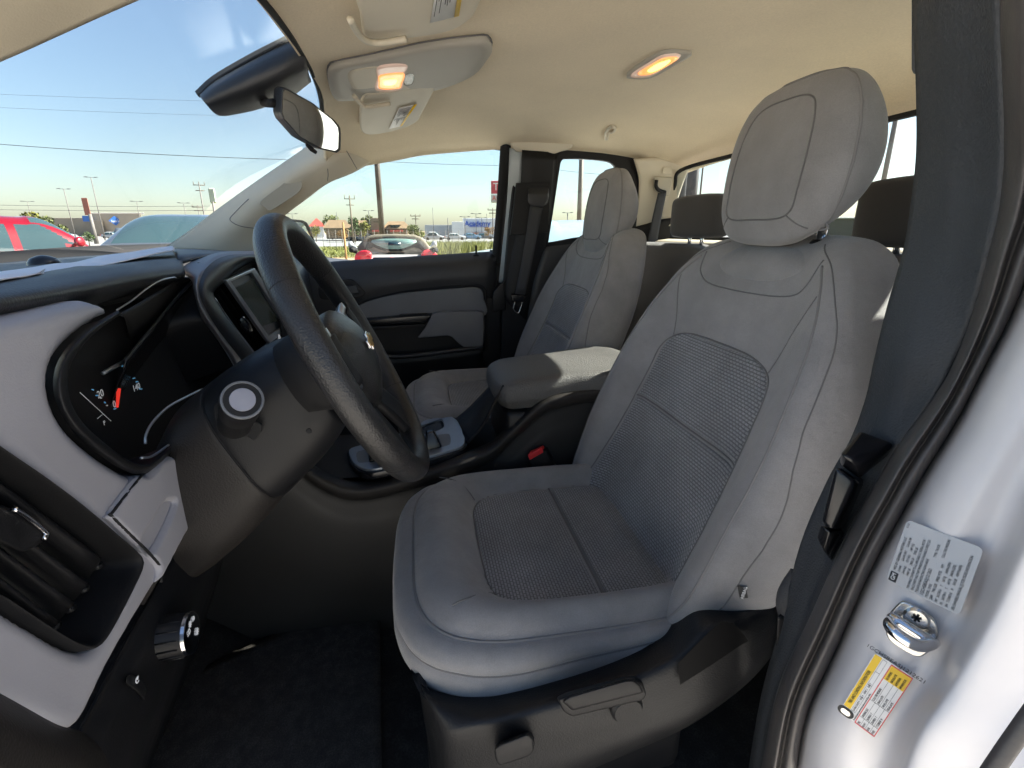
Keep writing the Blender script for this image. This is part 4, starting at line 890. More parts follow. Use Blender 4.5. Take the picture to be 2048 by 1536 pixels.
visor('sun_visor', 'beige passenger sun visor folded up beyond the overhead console', [(726, 196), (760, 188), (860, 172), (870, 178), (846, 225), (832, 246), (790, 262), (745, 270), (726, 266), (720, 250)], [(708, 192), (722, 208), (735, 214), (780, 208)], [(834, 208), (804, 252), (778, 258), (798, 216)])
hk = thing('coat_hook', 'small beige coat hook on the headliner above the rear door', 'coat hook', onroof(1222, 266)[0])
tube('hook_loop', [onroof(x, y, .012)[0] for x, y in crs(np.array([(1213, 278), (1211, 268), (1216, 258), (1224, 253), (1230, 256), (1228, 262), (1221, 265)]), 6)], .0042, M_beig, hk, 10)
tube('hook_post', [onroof(1213, 278, .014)[0], onroof(1214, 272, .0)[0], onroof(1218, 262, -.004)[0]], .006, M_beig, hk, 10)
# ------------------------------------------------------------------ inside mirror and camera housing
hs_ = thing('sensor_housing', 'black plastic sensor housing at the top centre of the windshield', 'sensor housing', Px(520, 150, .03))
top = [(397, 186), (420, 168), (500, 120), (560, 88), (600, 72), (607, 90), (612, 120)]
rows = [[(398, 187, .02), (430, 158, .02), (500, 118, .02), (560, 86, .02), (597, 68, .02)],
        [(402, 196, -.035), (435, 172, -.04), (505, 135, -.04), (565, 105, -.035), (603, 90, -.03)],
        [(415, 212, -.04), (450, 196, -.045), (515, 168, -.045), (572, 142, -.04), (612, 120, -.03)],
        [(428, 226, 0.0), (455, 218, -.01), (520, 200, -.01), (578, 172, -.005), (618, 148, .0)],
        [(440, 232, .05), (460, 231, .05), (520, 218, .05), (580, 195, .05), (622, 164, .05)],
        [(430, 224, .09), (460, 222, .09), (520, 208, .09), (580, 185, .09), (622, 158, .09)]]
surf('housing_shell', G(rows), M_dash, hs_, k=6, thick=.004, off=1)
surf('housing_flange', G([[(394, 187, .03), (430, 155, .03), (500, 114, .03), (560, 83, .03), (598, 64, .03)], [(400, 196, .0), (434, 164, .0), (503, 123, .0), (563, 92, .0), (602, 74, .0)]]), M_pit, hs_, k=5, thick=.004)
im = thing('rear_view_mirror', 'rear view mirror with black frame hanging in front of the windshield', 'rear view mirror', Px(612, 240, .0))
mo = np.array([(565, 181), (568, 177), (575, 179), (625, 207), (667, 240), (678, 254), (680, 266), (679, 298), (673, 304), (641, 297), (600, 274), (568, 238), (563, 226)], float)
def mpt(x, y, k=0):                        # plane of the mirror glass
    c = Px(612, 242, -.02); n_ = nrm(MN); d = ray(x, y); t = ((c+n_*k-CAM)@n_)/(d@n_); return CAM+d*t
_m0 = Px(665, 270, -.02); _d0 = nrm(ray(665, 270)); MN = nrm(nrm(np.array([-.30, -.97, 1.49])-_m0)-_d0)
ring = resamp(mo, 72, True); cc = ring.mean(0)
fr_ = []
for s, k, dx in ((.6, -.034, -16), (.93, -.034, -17), (1.0, -.028, -17), (1.03, -.012, -7), (1.035, -.002, 0), (1.02, .0025, 0), (.985, .003, 0), (.955, .0008, 0)):
    fr_.append([mpt(*(cc+(p-cc)*s+[dx, -2 if dx else 0]), k) for p in ring])
Vv = np.array(fr_).reshape(-1, 3); mk('mirror_shell', np.concatenate([Vv, [mpt(cc[0]-16, cc[1], -.034)]]), gridfaces(8, 72, False, True)+[(576, (j+1) % 72, j) for j in range(72)], M_dash, im)
mk('mirror_glass', np.concatenate([[mpt(*(cc+(p-cc)*.965), .0014) for p in ring], [mpt(cc[0], cc[1], .0014)]]), [(72, j, (j+1) % 72) for j in range(72)], M_mir, im, smooth=False)
tube('mirror_arm', crs([mpt(545, 206, -.02), Px(530, 205, .0), Px(520, 200, .03)], 5), .007, M_pit, im, 10)
prism_pair('dip_lever', [mpt(x, y, .004) for x, y in [(612, 284), (620, 290), (635, 303), (632, 309), (620, 302), (610, 290)]], [mpt(x, y, -.008) for x, y in [(612, 284), (620, 290), (635, 303), (632, 309), (620, 302), (610, 290)]], M_pit, im, .0015)

# ------------------------------------------------------------------ dashboard
db = thing('dashboard', 'charcoal and gray dashboard with gauge cluster, vents and screen, on the left', 'dashboard', (.0, .35, .9))
GY = lambda rows: [[Py(*p) for p in r] for r in rows]
pad = surf('dash_pad', GY([[(-260, 548, .66), (0, 526, .66), (150, 513, .66), (280, 505, .65), (345, 499, .64)],
                     [(-260, 562, .40), (0, 540, .40), (150, 522, .40), (290, 511, .40), (352, 505, .40)],
                     [(-260, 584, .235), (0, 556, .24), (150, 536, .25), (300, 519, .265), (362, 515, .275)],
                     [(-260, 612, .19), (0, 580, .195), (150, 556, .205), (300, 531, .225), (366, 527, .24)],
                     [(-260, 640, .178), (0, 606, .182), (150, 580, .19), (300, 549, .207), (370, 541, .222)],
                     [(-260, 662, .186), (0, 628, .19), (150, 603, .196), (300, 566, .21), (370, 553, .224)],
                     [(-260, 676, .215), (0, 642, .215), (150, 620, .22), (300, 578, .232), (366, 562, .243)]]), M_dash, db, k=6, kv=8, thick=.005, off=1)
surf('dash_top_center', GY([[(340, 498, .66), (420, 500, .66), (560, 508, .66), (700, 520, .66)], [(345, 503, .45), (425, 503, .45), (560, 510, .45), (700, 522, .45)], [(352, 512, .28), (430, 508, .27), (560, 513, .26), (700, 526, .26)], [(356, 530, .25), (430, 516, .24), (560, 520, .235), (700, 532, .235)]]), M_dash, db, k=5, thick=.004, off=-1)
lathe('light_sensor', [(.020, 0), (.0195, .005), (.015, .011), (.007, .0145), (0, .0155)], Py(89, 529, .42)-np.array([0, 0, .002]), (0, 0, 1), M_gloss, db, 24)
# gray trim panel with the vent opening
gout = [(-170, 700), (-60, 655), (60, 629), (140, 610), (183, 601), (205, 604), (222, 614), (232, 626), (180, 658), (132, 702), (110, 750), (116, 806), (146, 858), (196, 904), (250, 940), (285, 952), (318, 935), (342, 912), (372, 944), (401, 984), (403, 1008), (360, 1085), (322, 1160), (275, 1240), (225, 1330), (185, 1415), (165, 1450), (140, 1462), (105, 1455), (0, 1403), (-170, 1310)]
ghole = [(-140, 800), (-60, 862), (0, 905), (75, 955), (150, 1010), (225, 1072), (268, 1110), (276, 1132), (255, 1180), (215, 1255), (190, 1290), (165, 1297), (130, 1285), (60, 1242), (0, 1203), (-140, 1110)]
def bulge(v):                              # the panel rolls away at its lower edge
    return v
gt = softpanel('gray_trim', [loopY(gout, .170, 240), loopY(ghole, .170, 150)], (0, .170, 0), *AYY, .014, .02, M_gray, db)
# vent frame rings
hc = curve(np.array(ghole, float), 110, True); c2 = np.array([95, 1100.])
H3 = np.array([Py(*p, .170) for p in hc]); c3 = H3.mean(0)
def ring(s, Y): Q = c3+(H3-c3)*s; Q[:, 1] = Y; return [q for q in Q]
rr = [ring(1.03, .178), ring(1.01, .1665), ring(.985, .1645), ring(.962, .169), ring(.945, .185), ring(.93, .212), ring(.925, .235)]
rr = [r+[r[0]] for r in rr]
vf = surf('vent_frame', rr, M_vent, db, k=4, kv=1)
panelY('vent_back', [loopY([(-150, 780), (300, 1100), (180, 1330), (-150, 1150)], .235, smooth=False)], .236, .004, 0, M_pit, vf)
sl_ = [((-150, 862), (-150, 935), (197, 1124), (182, 1112)), ((-150, 960), (-150, 1020), (172, 1172), (160, 1150)), ((-150, 1035), (-150, 1110), (144, 1211), (136, 1190)), ((-150, 1130), (-150, 1180), (110, 1255), (110, 1235))]
VL = [((-150, 856), (200, 1118)), ((-150, 925), (172, 1168)), ((-150, 988), (145, 1208)), ((-150, 1048), (114, 1246)), ((-150, 1100), (85, 1275))]
for (a0, a1), (b0, b1) in zip(VL[:-1], VL[1:]):
    lerp = lambda p, q, t: (p[0]+(q[0]-p[0])*t, p[1]+(q[1]-p[1])*t)
    e0, e1 = lerp(a0, b0, .9), lerp(a1, b1, .9)
    surf('vent_slat', [[Py(*a0, .190), Py(*lerp(a0, a1, .5), .189), Py(*a1, .190)], [Py(*lerp(a0, e0, .12), .1875), Py(*lerp(lerp(a0, a1, .5), lerp(e0, e1, .5), .12), .1865), Py(*lerp(a1, e1, .12), .1875)], [Py(*lerp(a0, e0, .6), .197), Py(*lerp(lerp(a0, a1, .5), lerp(e0, e1, .5), .6), .196), Py(*lerp(a1, e1, .6), .197)], [Py(*e0, .212), Py(*lerp(e0, e1, .5), .212), Py(*e1, .212)]], M_blk, vf, k=4, thick=.0015)
    q_1 = Py(*lerp(a1, e1, .35), .194); tube('slat_hinge', [q_1, q_1+np.array([.008, .002, -.004])], .0035, M_blk, vf, 8)
kb = prism_pair('vent_knob', [Py(x, y, .178) for x, y in [(-60, 985), (27, 1019), (60, 1040), (92, 1068), (85, 1086), (44, 1106), (-60, 1060)]], [Py(x, y, .20) for x, y in [(-60, 985), (27, 1019), (60, 1040), (92, 1068), (85, 1086), (44, 1106), (-60, 1060)]], M_blk, vf, .004)
tube('knob_accent', [Py(x, y, .1765) for x, y in crs(np.array([(27, 1017), (55, 1034), (88, 1062), (93, 1069), (86, 1078)]), 6)], .0022, M_chr, kb, 8)
# coin bin cover
bn = [(227, 1026), (281, 953), (300, 950), (342, 912), (362, 930), (402, 984), (404, 1012), (366, 1082), (322, 1163), (318, 1128), (236, 1046)]
fpl = [(334, 1004), (344, 1002), (354, 1002), (350, 1018), (334, 1056), (314, 1094), (304, 1106), (296, 1100), (286, 1080), (300, 1056), (320, 1024)]
cb = softpanel('bin_cover', [loopY(bn, .1635, 120), loopY(fpl, .1635, 60)], (0, .1635, 0), *AYY, .005, .01, M_gray, db, .003)
tube('bin_gap', [Py(x, y, .1655) for x, y in resamp(crs(np.array([(283, 951), (226, 1024), (228, 1036), (318, 1128), (322, 1165)], float), 5), 40)], .0014, M_pit, cb, 6)
surf('finger_pull', GY([[(330, 998, .169), (308, 1030, .169), (284, 1068, .169), (276, 1082, .169)], [(342, 998, .181), (322, 1034, .183), (298, 1074, .183), (286, 1090, .181)], [(356, 997, .177), (338, 1036, .178), (312, 1086, .178), (298, 1104, .177)], [(374, 990, .1665), (356, 1034, .1665), (330, 1096, .1665), (308, 1122, .1665)]]), M_gray, cb, k=5)
# gauge cluster
pit = Py(300, 760, .20)
bezA = [(236, 620), (176, 655), (128, 702), (107, 752), (113, 808), (143, 860), (194, 906), (248, 941), (286, 951), (322, 928), (342, 906)]
bezB = [(240, 628), (188, 666), (147, 712), (131, 757), (137, 806), (163, 849), (207, 889), (254, 922), (288, 930), (314, 914), (336, 893)]
r1 = [Py(x, y, .172) for x, y in bezA]; r2 = [Py(x, y, .160) for x, y in [(a[0]*.5+b_[0]*.5, a[1]*.5+b_[1]*.5) for a, b_ in zip(bezA, bezB)]]; r3 = [Py(x, y, .166) for x, y in bezB]
r4 = [p+np.array([.0, .04, -.012]) for p in r3]; r5 = [p+np.array([.008, .12, -.04]) for p in r3]
surf('cluster_bezel', [r1, r2, r3, r4, r5], M_blk, db, k=6, kv=8)
# hood lip on the right and inner walls
lipR = [(385, 560, .235), (394, 600, .225), (402, 634, .215), (430, 672, .205), (455, 710, .198), (470, 738, .195)]
q1 = [Py(*p) for p in lipR]; q0 = [p+np.array([.012, -.004, .0]) for p in q1]; q2 = [p+np.array([-.012, .03, -.002]) for p in q1]; q3 = [p+np.array([-.05, .12, -.03]) for p in q1]
surf('cluster_wall', [q0, q1, q2, q3], M_blk, db, k=6, kv=6)
tube('wall_accent', [p+np.array([-.002, -.002, 0]) for p in crs(q1[2:], 5)], .0011, M_sil, db, 6)
surf('hood_liner', GY([[(236, 628, .178), (270, 610, .19), (310, 586, .21), (352, 562, .232), (372, 556, .24)], [(250, 640, .22), (285, 625, .23), (325, 598, .24), (360, 575, .255), (384, 566, .25)], [(262, 700, .30), (300, 680, .30), (340, 650, .30), (378, 620, .29), (394, 610, .275)]]), M_pit, db, k=5, thick=.003)
vz = [Py(250, 721, .235), Py(300, 660, .235), Py(345, 605, .235), Py(386, 562, .232)]
tube('lens_visor_edge', crs(vz, 6), .0022, M_dash, db, 8)
surf('lens_visor', [vz, [p+np.array([.0, .03, -.06]) for p in vz], [p+np.array([.0, .06, -.14]) for p in vz]], M_gloss, db, k=5, thick=.002)
tube('hood_accent', [Py(x, y, .212) for x, y in crs(np.array([(234, 620), (262, 602), (290, 580), (318, 562), (345, 555), (352, 556)]), 6)], .0011, M_sil, db, 6)
gf = panelY('gauge_face', [loopY([(60, 640), (480, 560), (560, 1000), (150, 1010)], .262, smooth=False)], .264, .004, 0, M_pit, db)
def gtx(s_, x, y, size, m_=M_ind, Y=.258): return text('gauge_number', s_, size, Py(x, y, Y), (1, 0, 0), (0, 0, 1), m_, gf, .0002)
gtx('0', 229, 809, .0125); gtx('20', 201, 788, .0125); gtx('120', 253, 751, .0125); gtx('140', 273, 775, .0125)
for x, y, x1, y1, m_ in [(232, 817, 228, 818, M_indb), (211, 806, 209, 804, M_indb), (196, 791, 192, 791, M_indb), (187, 780, 184, 779, M_indb), (259, 747, 263, 744, M_indb), (266, 757, 270, 756, M_indb), (272, 764, 276, 763, M_indb), (279, 778, 284, 778, M_indb), (247, 737, 250, 735, M_indb), (244, 733, 246, 731, M_indb), (203, 796, 201, 796, M_ind), (215, 811, 213, 811, M_ind)]:
    tube('gauge_tick', [Py(x, y, .2575), Py(x1, y1, .2575)], .0008, m_, gf, 5)
prism('gauge_needle', [Py(235, 815, .252), Py(237.5, 815, .252), Py(242.5, 777, .252), Py(236, 776, .252)], (0, .002, 0), M_need, gf, .0005)
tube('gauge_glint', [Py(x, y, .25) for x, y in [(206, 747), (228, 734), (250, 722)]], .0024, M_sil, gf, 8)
for a, b_ in (((160, 785), (222, 842)), ((195, 837), (205, 829))): tube('display_line', [Py(*a, .256), Py(*b_, .256)], .0004, M_ind, gf, 5)
text('gear_letter', 'P', .008, Py(209, 846, .256), (1, 0, 0), (0, 0, 1), M_ind, gf, .0002)
tube('cluster_trim_ring', [Py(x, y, .20) for x, y in crs(np.array([(405, 778), (370, 795), (335, 815), (305, 845), (292, 870), (291, 888)]), 6)], .0016, M_sil, db, 8)
tube('cluster_trim_ring', [Py(x, y, .168) for x, y in crs(np.array([(282, 916), (300, 914), (318, 904), (337, 890)]), 6)], .0014, M_sil, db, 8)
# lower panel, headlamp knob, dimmer, end trim
surf('knee_panel', GY([[(418, 985, .20), (360, 1085, .19), (322, 1160, .186), (250, 1290, .182), (195, 1400, .18), (160, 1470, .178), (140, 1560, .178)],
                       [(440, 1040, .19), (400, 1120, .182), (365, 1180, .178), (300, 1310, .174), (250, 1420, .172), (215, 1490, .170), (190, 1580, .170)],
                       [(448, 1075, .20), (425, 1140, .19), (395, 1215, .188), (350, 1330, .185), (305, 1440, .182), (280, 1510, .18), (260, 1600, .18)],
                       [(452, 1090, .26), (432, 1160, .26), (405, 1235, .26), (365, 1345, .26), (320, 1455, .26), (295, 1525, .26), (270, 1620, .26)],
                       [(455, 1110, .5), (440, 1180, .5), (415, 1260, .5), (380, 1370, .5), (335, 1480, .5), (305, 1550, .5), (280, 1640, .5)]]), M_blk, db, k=5, thick=.004, off=-1)
kb0 = Py(316, 1277, .182)
hkn = lathe('headlamp_knob', [(.0, 0), (.0255, 0), (.0255, .003), (.0235, .006), (.0228, .030), (.0215, .0325), (.0205, .0325)], kb0, (.06, -1, .02), M_blk, db, 48)
fc = kb0+nrm(np.array([.06, -1, .02]))*.0325; fx = (1, .06, 0); fz = (0, .02, 1)
lathe('knob_ring', [(.0205, 0), (.0228, -.0025), (.0222, .001), (.0205, .0016)], fc, (.06, -1, .02), M_chr, hkn, 40)
panel2d('knob_face', [np.stack([np.cos(np.linspace(0, 2*np.pi, 40, endpoint=False))*.0204, np.sin(np.linspace(0, 2*np.pi, 40, endpoint=False))*.0204], 1)], fc, fx, fz, .001, 0, M_pit, hkn)
for k in range(14):
    a = 2*math.pi*k/14; d_ = np.array([math.cos(a), 0, math.sin(a)])
    tube('knob_flute', [kb0+d_*.0234+np.array([0, -.008, 0]), kb0+d_*.0230+np.array([.001, -.028, 0])], .0009, M_blk, hkn, 5)
def icon(par, c, ax, ay, s, kind, m_=M_ind):
    ax = nrm(ax); ay = nrm(ay); n_ = np.cross(ax, ay); P = lambda u, v: c+ax*u*s+ay*v*s+n_*.0008
    L = lambda a: tube('icon_mark', [P(*p) for p in a], s*.07, m_, par, 5)
    if kind == 'lamp':
        L([(0.1, .4), (.4, .3), (.5, 0), (.4, -.3), (.1, -.4), (.1, .4)])
        for v in (-.3, 0, .3): L([(-.05, v), (-.5, v+.08)])
    elif kind == 'sun':
        L([(.22*math.cos(a), .22*math.sin(a)) for a in np.linspace(0, 6.28, 14)])
        for k in range(8): a = k*math.pi/4; L([(.34*math.cos(a), .34*math.sin(a)), (.5*math.cos(a), .5*math.sin(a))])
    elif kind == 'ring':
        L([(.38*math.cos(a), .38*math.sin(a)) for a in np.linspace(.9, 5.4, 16)]); L([(0, 0), (.35, .35)])
    elif kind == 'car':
        L([(-.5, -.3), (-.4, .1), (-.2, .3), (.2, .3), (.4, .1), (.5, -.3), (-.5, -.3)]); L([(-.3, .5), (.3, -.5)])
icon(hkn, fc+np.array([-.008, -.001, .007]), fx, fz, .008, 'lamp'); icon(hkn, fc+np.array([-.001, -.001, .012]), fx, fz, .007, 'sun'); icon(hkn, fc+np.array([-.011, -.001, -.003]), fx, fz, .007, 'ring'); icon(hkn, fc+np.array([.009, -.001, -.007]), fx, fz, .008, 'sun'); icon(hkn, fc+np.array([.007, -.001, .012]), fx, fz, .006, 'lamp')
dm = prism_pair('dimmer_wheel', [Py(x, y, .168) for x, y in [(254, 1352), (262, 1348), (282, 1358), (294, 1380), (288, 1402), (276, 1385), (252, 1366)]], [Py(x-3, y+2, .182) for x, y in [(254, 1352), (262, 1348), (282, 1358), (294, 1380), (288, 1402), (276, 1385), (252, 1366)]], M_blk, db, .002)
icon(dm, Py(273, 1360, .1675), (1, 0, 0), (0, 0, 1), .007, 'ring')
surf('end_trim', GY([[(-240, 1285, .176), (0, 1410, .172), (100, 1462, .17), (160, 1480, .172), (215, 1540, .178), (245, 1620, .185)],
                     [(-240, 1340, .150), (0, 1462, .148), (90, 1510, .148), (150, 1540, .152), (190, 1590, .16), (215, 1660, .17)],
                     [(-240, 1440, .142), (0, 1560, .140), (80, 1600, .142), (120, 1640, .146), (150, 1680, .155), (170, 1740, .165)]]), M_brn, db, k=6, thick=.005, off=-1)
# centre stack
cst = surf('center_surround', GY([[(366, 534, .245), (430, 506, .25), (500, 502, .25), (560, 506, .25)][::-1]+[(383, 562, .236), (388, 585, .228), (402, 633, .212), (430, 671, .202), (455, 709, .198), (470, 740, .196)],
                          [(560, 509, .215), (500, 504, .215), (436, 509, .212), (398, 540, .205)]+[(391, 562, .2), (392, 585, .197), (403, 620, .193), (434, 668, .188), (466, 712, .186), (482, 742, .186)],
                          [(560, 513, .2), (492, 508, .2), (446, 513, .2), (416, 532, .197)]+[(402, 556, .195), (398, 582, .193), (407, 610, .191), (438, 662, .189), (480, 716, .188), (496, 742, .188)]]), M_graym, db, k=6, kv=6)
surf('center_frame', GY([[(560, 513, .199), (492, 508, .199), (446, 513, .199), (416, 532, .196), (402, 556, .194), (398, 582, .192), (407, 610, .190), (438, 662, .188), (480, 716, .187), (505, 752, .187)],
                         [(560, 520, .186), (497, 512, .186), (456, 524, .186), (428, 548, .186), (412, 568, .185), (410, 586, .184), (419, 608, .183), (452, 656, .182), (496, 712, .182), (520, 748, .182)],
                         [(560, 530, .19), (512, 519, .19), (478, 532, .19), (446, 560, .19), (426, 580, .19), (424, 590, .19), (432, 604, .19), (464, 648, .189), (508, 706, .188), (534, 744, .188)],
                         [(560, 534, .215), (514, 523, .215), (482, 536, .215), (450, 563, .215), (430, 582, .215), (429, 590, .215), (437, 604, .215), (468, 648, .215), (511, 705, .215), (537, 742, .215)]]), M_dash, db, k=5, kv=6)
panelY('stack_back', [loopY([(400, 525), (560, 512), (590, 620), (640, 700), (640, 860), (560, 860), (470, 700)], .222, smooth=False)], .224, .004, 0, M_pit, db)
for i, (a, b_) in enumerate([((440, 574), (532, 704)), ((450, 569), (540, 696)), ((436, 588), (515, 702))]):
    p, q = Py(*a, .202), Py(*b_, .202); prism('vent_slat', [p, q, q+np.array([.004, .018, .0]), p+np.array([.004, .018, .0])], (0, 0, -.0014), M_blk, db, .0004)
tube('vent_chrome_edge', [Py(x, y, .1885) for x, y in crs(np.array([(430, 596), (462, 645), (507, 706)]), 8)], .0010, M_sil, db, 6)
vk = prism_pair('vent_knob', [Py(x, y, .186) for x, y in [(479, 636), (488, 633), (500, 645), (505, 662), (497, 666), (484, 655)]], [Py(x, y, .205) for x, y in [(472, 640), (486, 633), (500, 645), (505, 664), (494, 670), (478, 655)]], M_gloss, db, .003)
tube('knob_accent', [Py(x, y, .1855) for x, y in crs(np.array([(486, 634), (495, 643), (502, 655), (504, 662)]), 5)], .0017, M_chr, vk, 8)
scn = panelY('screen_bezel', [loopY([(451, 561), (508, 536), (585, 650), (540, 686), (534, 682)], .186, smooth=False), loopY([(461, 563), (503, 545), (570, 650), (537, 672)], .186, smooth=False)], .188, .004, .0012, M_sil, db)
panelY('screen_surround', [loopY([(455, 560), (508, 538), (600, 690), (545, 690)], .194, smooth=False)], .196, .003, 0, M_gray2, scn)
panelY('touch_screen', [loopY([(468, 576), (505, 557), (560, 640), (521, 653)], .192, smooth=False)], .1925, .002, .0005, M_scr, scn)
surf('control_panel', GY([[(519, 700, .19), (565, 655, .195), (640, 640, .2)], [(528, 715, .182), (575, 672, .187), (650, 655, .195)], [(540, 745, .178), (600, 720, .183), (670, 700, .19)], [(560, 800, .18), (630, 790, .185), (690, 780, .19)]]), M_blk, db, k=5)
icon(db, Py(558, 676, .181), (1, 0, 0), (0, 0, 1), .017, 'car'); icon(db, Py(576, 667, .184), (1, 0, 0), (0, 0, 1), .014, 'ring')
surf('lower_stack', [[(-.12, .19, 1.2), (.03, .19, 1.2), (.2, .2, 1.2)], [(-.11, .17, 1.1), (.03, .17, 1.1), (.18, .18, 1.1)], [(-.1, .2, .98), (.03, .2, .98), (.17, .2, .98)], [(-.1, .3, .9), (.03, .3, .9), (.17, .3, .9)]], M_blk, db, k=5, thick=.004)
surf('passenger_panel', [[(.15, .25, 1.36), (.4, .25, 1.36), (.66, .27, 1.36)], [(.15, .19, 1.3), (.4, .19, 1.3), (.66, .22, 1.3)], [(.15, .2, 1.1), (.4, .2, 1.1), (.66, .22, 1.1)], [(.15, .35, .9), (.4, .35, .9), (.66, .35, .9)]], M_blk, db, k=5, thick=.004)
# papers on the dash
pp = surf('paper_sheet', GY([[(-120, 560, .36), (0, 543, .36), (60, 535, .36), (110, 527, .36), (150, 524, .36), (205, 511, .36), (260, 504, .36), (310, 496, .35), (345, 492, .345)],
                       [(-120, 572, .265), (0, 549, .265), (65, 542, .27), (118, 534, .275), (160, 530, .28), (210, 520, .285), (265, 511, .29), (312, 501, .295), (349, 496, .30)],
                       [(-120, 590, .218), (0, 557, .225), (70, 548, .232), (135, 545, .236), (165, 538, .242), (215, 529, .248), (268, 517, .258), (314, 506, .268), (348, 500, .275)]]), M_paper, None, k=6, thick=.0012, off=1)
tag(pp, 'crumpled white paper sheet lying on the dashboard top', 'paper')
pp2 = surf('paper_sheet', GY([[(-150, 575, .228), (0, 549, .235), (40, 545, .24), (90, 538, .245)], [(-150, 592, .205), (0, 559, .213), (50, 552, .22), (78, 545, .226)]]), M_paper, None, k=6, thick=.001, off=1)
tag(pp2, 'folded white paper at the left edge, under the crumpled sheet', 'paper')

# ------------------------------------------------------------------ steering column and wheel
WC = np.array([-.375, -.036, 1.275]); TAU = .444; WY = .05
def wheel_frame(yaw, tau): return (np.array([math.cos(yaw), math.sin(yaw), 0]), np.array([-math.sin(yaw)*math.sin(tau), math.cos(yaw)*math.sin(tau), math.cos(tau)]))
E1, E2 = wheel_frame(WY, TAU); EN = np.cross(E1, E2)
wp = lambda u, v, w=0: WC+(E1*u+E2*v)*WS+EN*w*WS
WS = 1.0
sw = thing('steering_wheel', 'black leatherette steering wheel with a gold bow tie emblem', 'steering wheel', wp(0, 0))
th = np.linspace(0, 2*np.pi, 160, endpoint=False); ph = np.linspace(0, 2*np.pi, 24, endpoint=False)
V = []
for t in th:
    g = .0146+.0010*math.exp(-((abs(((t/math.pi*180)+180) % 360-180)-55)/22)**2)+.0012*math.exp(-((abs(((t/math.pi*180)+180) % 360-180)-128)/22)**2)
    for p in ph:
        r = .1647+g*.97*math.cos(p); V.append(wp(r*math.cos(t), r*math.sin(t), g*1.08*math.sin(p)))
mk('rim', V, gridfaces(160, 24, True, True), M_lea, sw)
for a in (38, 142, 218, 322):                       # rim joints
    t = R_(a); tube('rim_joint', [wp((.1647+.0150*math.cos(p))*math.cos(t), (.1647+.0150*math.cos(p))*math.sin(t), .0163*math.sin(p)) for p in np.linspace(0, 2*np.pi, 20, endpoint=False)], .0005, M_pit, sw, 5, True)
# airbag pad
WS = .845
po = curve(np.array([(-.085, .045), (-.05, .062), (0, .067), (.05, .062), (.085, .045), (.092, .01), (.075, -.035), (.045, -.075), (0, -.086), (-.045, -.075), (-.075, -.035), (-.092, .01)]), 72, True)
V = []
for s in np.linspace(.02, 1, 16): V += [wp(*(p*s), -.004+.032*math.cos(s*math.pi/2)**.75) for p in po]
for s, w in ((1.0, -.012), (.98, -.03)): V += [wp(*(p*s), w) for p in po]
V = np.array(V); pd = mk('airbag_pad', np.concatenate([V, [wp(0, 0, .028)]]), gridfaces(18, 72, False, True)+[(18*72, (j+1) % 72, j) for j in range(72)], M_lea, sw)
bt_ = [(1.3*u_, 1.3*v_) for u_, v_ in [(-.025, -.0045), (-.025, .0045), (-.009, .0045), (-.009, .0095), (.009, .0095), (.009, .0045), (.027, .0045), (.023, -.0045), (.009, -.0045), (.009, -.0095), (-.009, -.0095), (-.009, -.0045)]]
em = prism('emblem', [wp(u*1.0, v*1.05+.004, .0262) for u, v in bt_], EN*.0035, M_chr, sw, .0008)
prism('emblem_face', [wp(u*.88, v*.80+.004, .0290) for u, v in bt_], EN*.0016, M_gold, em, .0004)
tube('hub', [wp(0, 0, -.02), wp(0, 0, -.09)], [.06, .05], M_pit, sw, 24)
def spoke(name, pts_in, pts_out, m_, w0=-.02, w1=-.002):
    A = [wp(u, v, w0) for u, v in pts_in]; B = [wp(u, v, w1) for u, v in pts_out]
    return surf(name, [A, [(a+b_)/2+EN*.002 for a, b_ in zip(A, B)], B], m_, sw, k=5, thick=.012, off=0)
for s in (-1, 1):
    spoke('spoke', [(s*.07, .045), (s*.08, .02), (s*.075, -.02)], [(s*.178, .055), (s*.186, .02), (s*.186, -.022)], M_blk)
    spoke('lower_spoke', [(s*.05, -.05), (s*.035, -.07), (s*.02, -.08)], [(s*.115, -.145), (s*.085, -.165), (s*.055, -.176)], M_blk)
    bz = surf('button_bezel', [[wp(s*.090, .052, -.002), wp(s*.097, .02, .0), wp(s*.088, -.02, -.002)], [wp(s*.112, .060, .004), wp(s*.120, .02, .006), wp(s*.112, -.026, .004)], [wp(s*.142, .058, .0), wp(s*.152, .02, .002), wp(s*.145, -.026, .0)]], M_sil, sw, k=6, thick=.004, off=0)
    surf('button_pad', [[wp(s*.100, .044, .006), wp(s*.106, .02, .007), wp(s*.099, -.012, .006)], [wp(s*.116, .050, .010), wp(s*.124, .02, .011), wp(s*.117, -.018, .010)], [wp(s*.134, .048, .006), wp(s*.142, .02, .007), wp(s*.137, -.018, .006)]], M_blk, bz, k=5, thick=.003, off=0)
WC = np.array([-.347, -.022, 1.262]); WS = 1.0; E1, E2 = wheel_frame(0, .449); EN = np.cross(E1, E2)
colm = thing('steering_column', 'dark steering column shroud with the turn stalk, behind the wheel', 'steering column', wp(0, 0, -.15))
def csec(d, hw, hu, hd, sh=0.0, p=3.2, n=36):
    P = []
    for a in np.linspace(0, 2*np.pi, n, endpoint=False):
        c_, s_ = math.cos(a), math.sin(a); P.append(wp(hw*np.sign(c_)*abs(c_)**(2/p), sh+(hu if s_ > 0 else hd)*np.sign(s_)*abs(s_)**(2/p), -d))
    return P
def cs2(d, hw, top, bot, p=3.2): return csec(d, hw, (top-bot)/2, (top-bot)/2, (top+bot)/2, p)
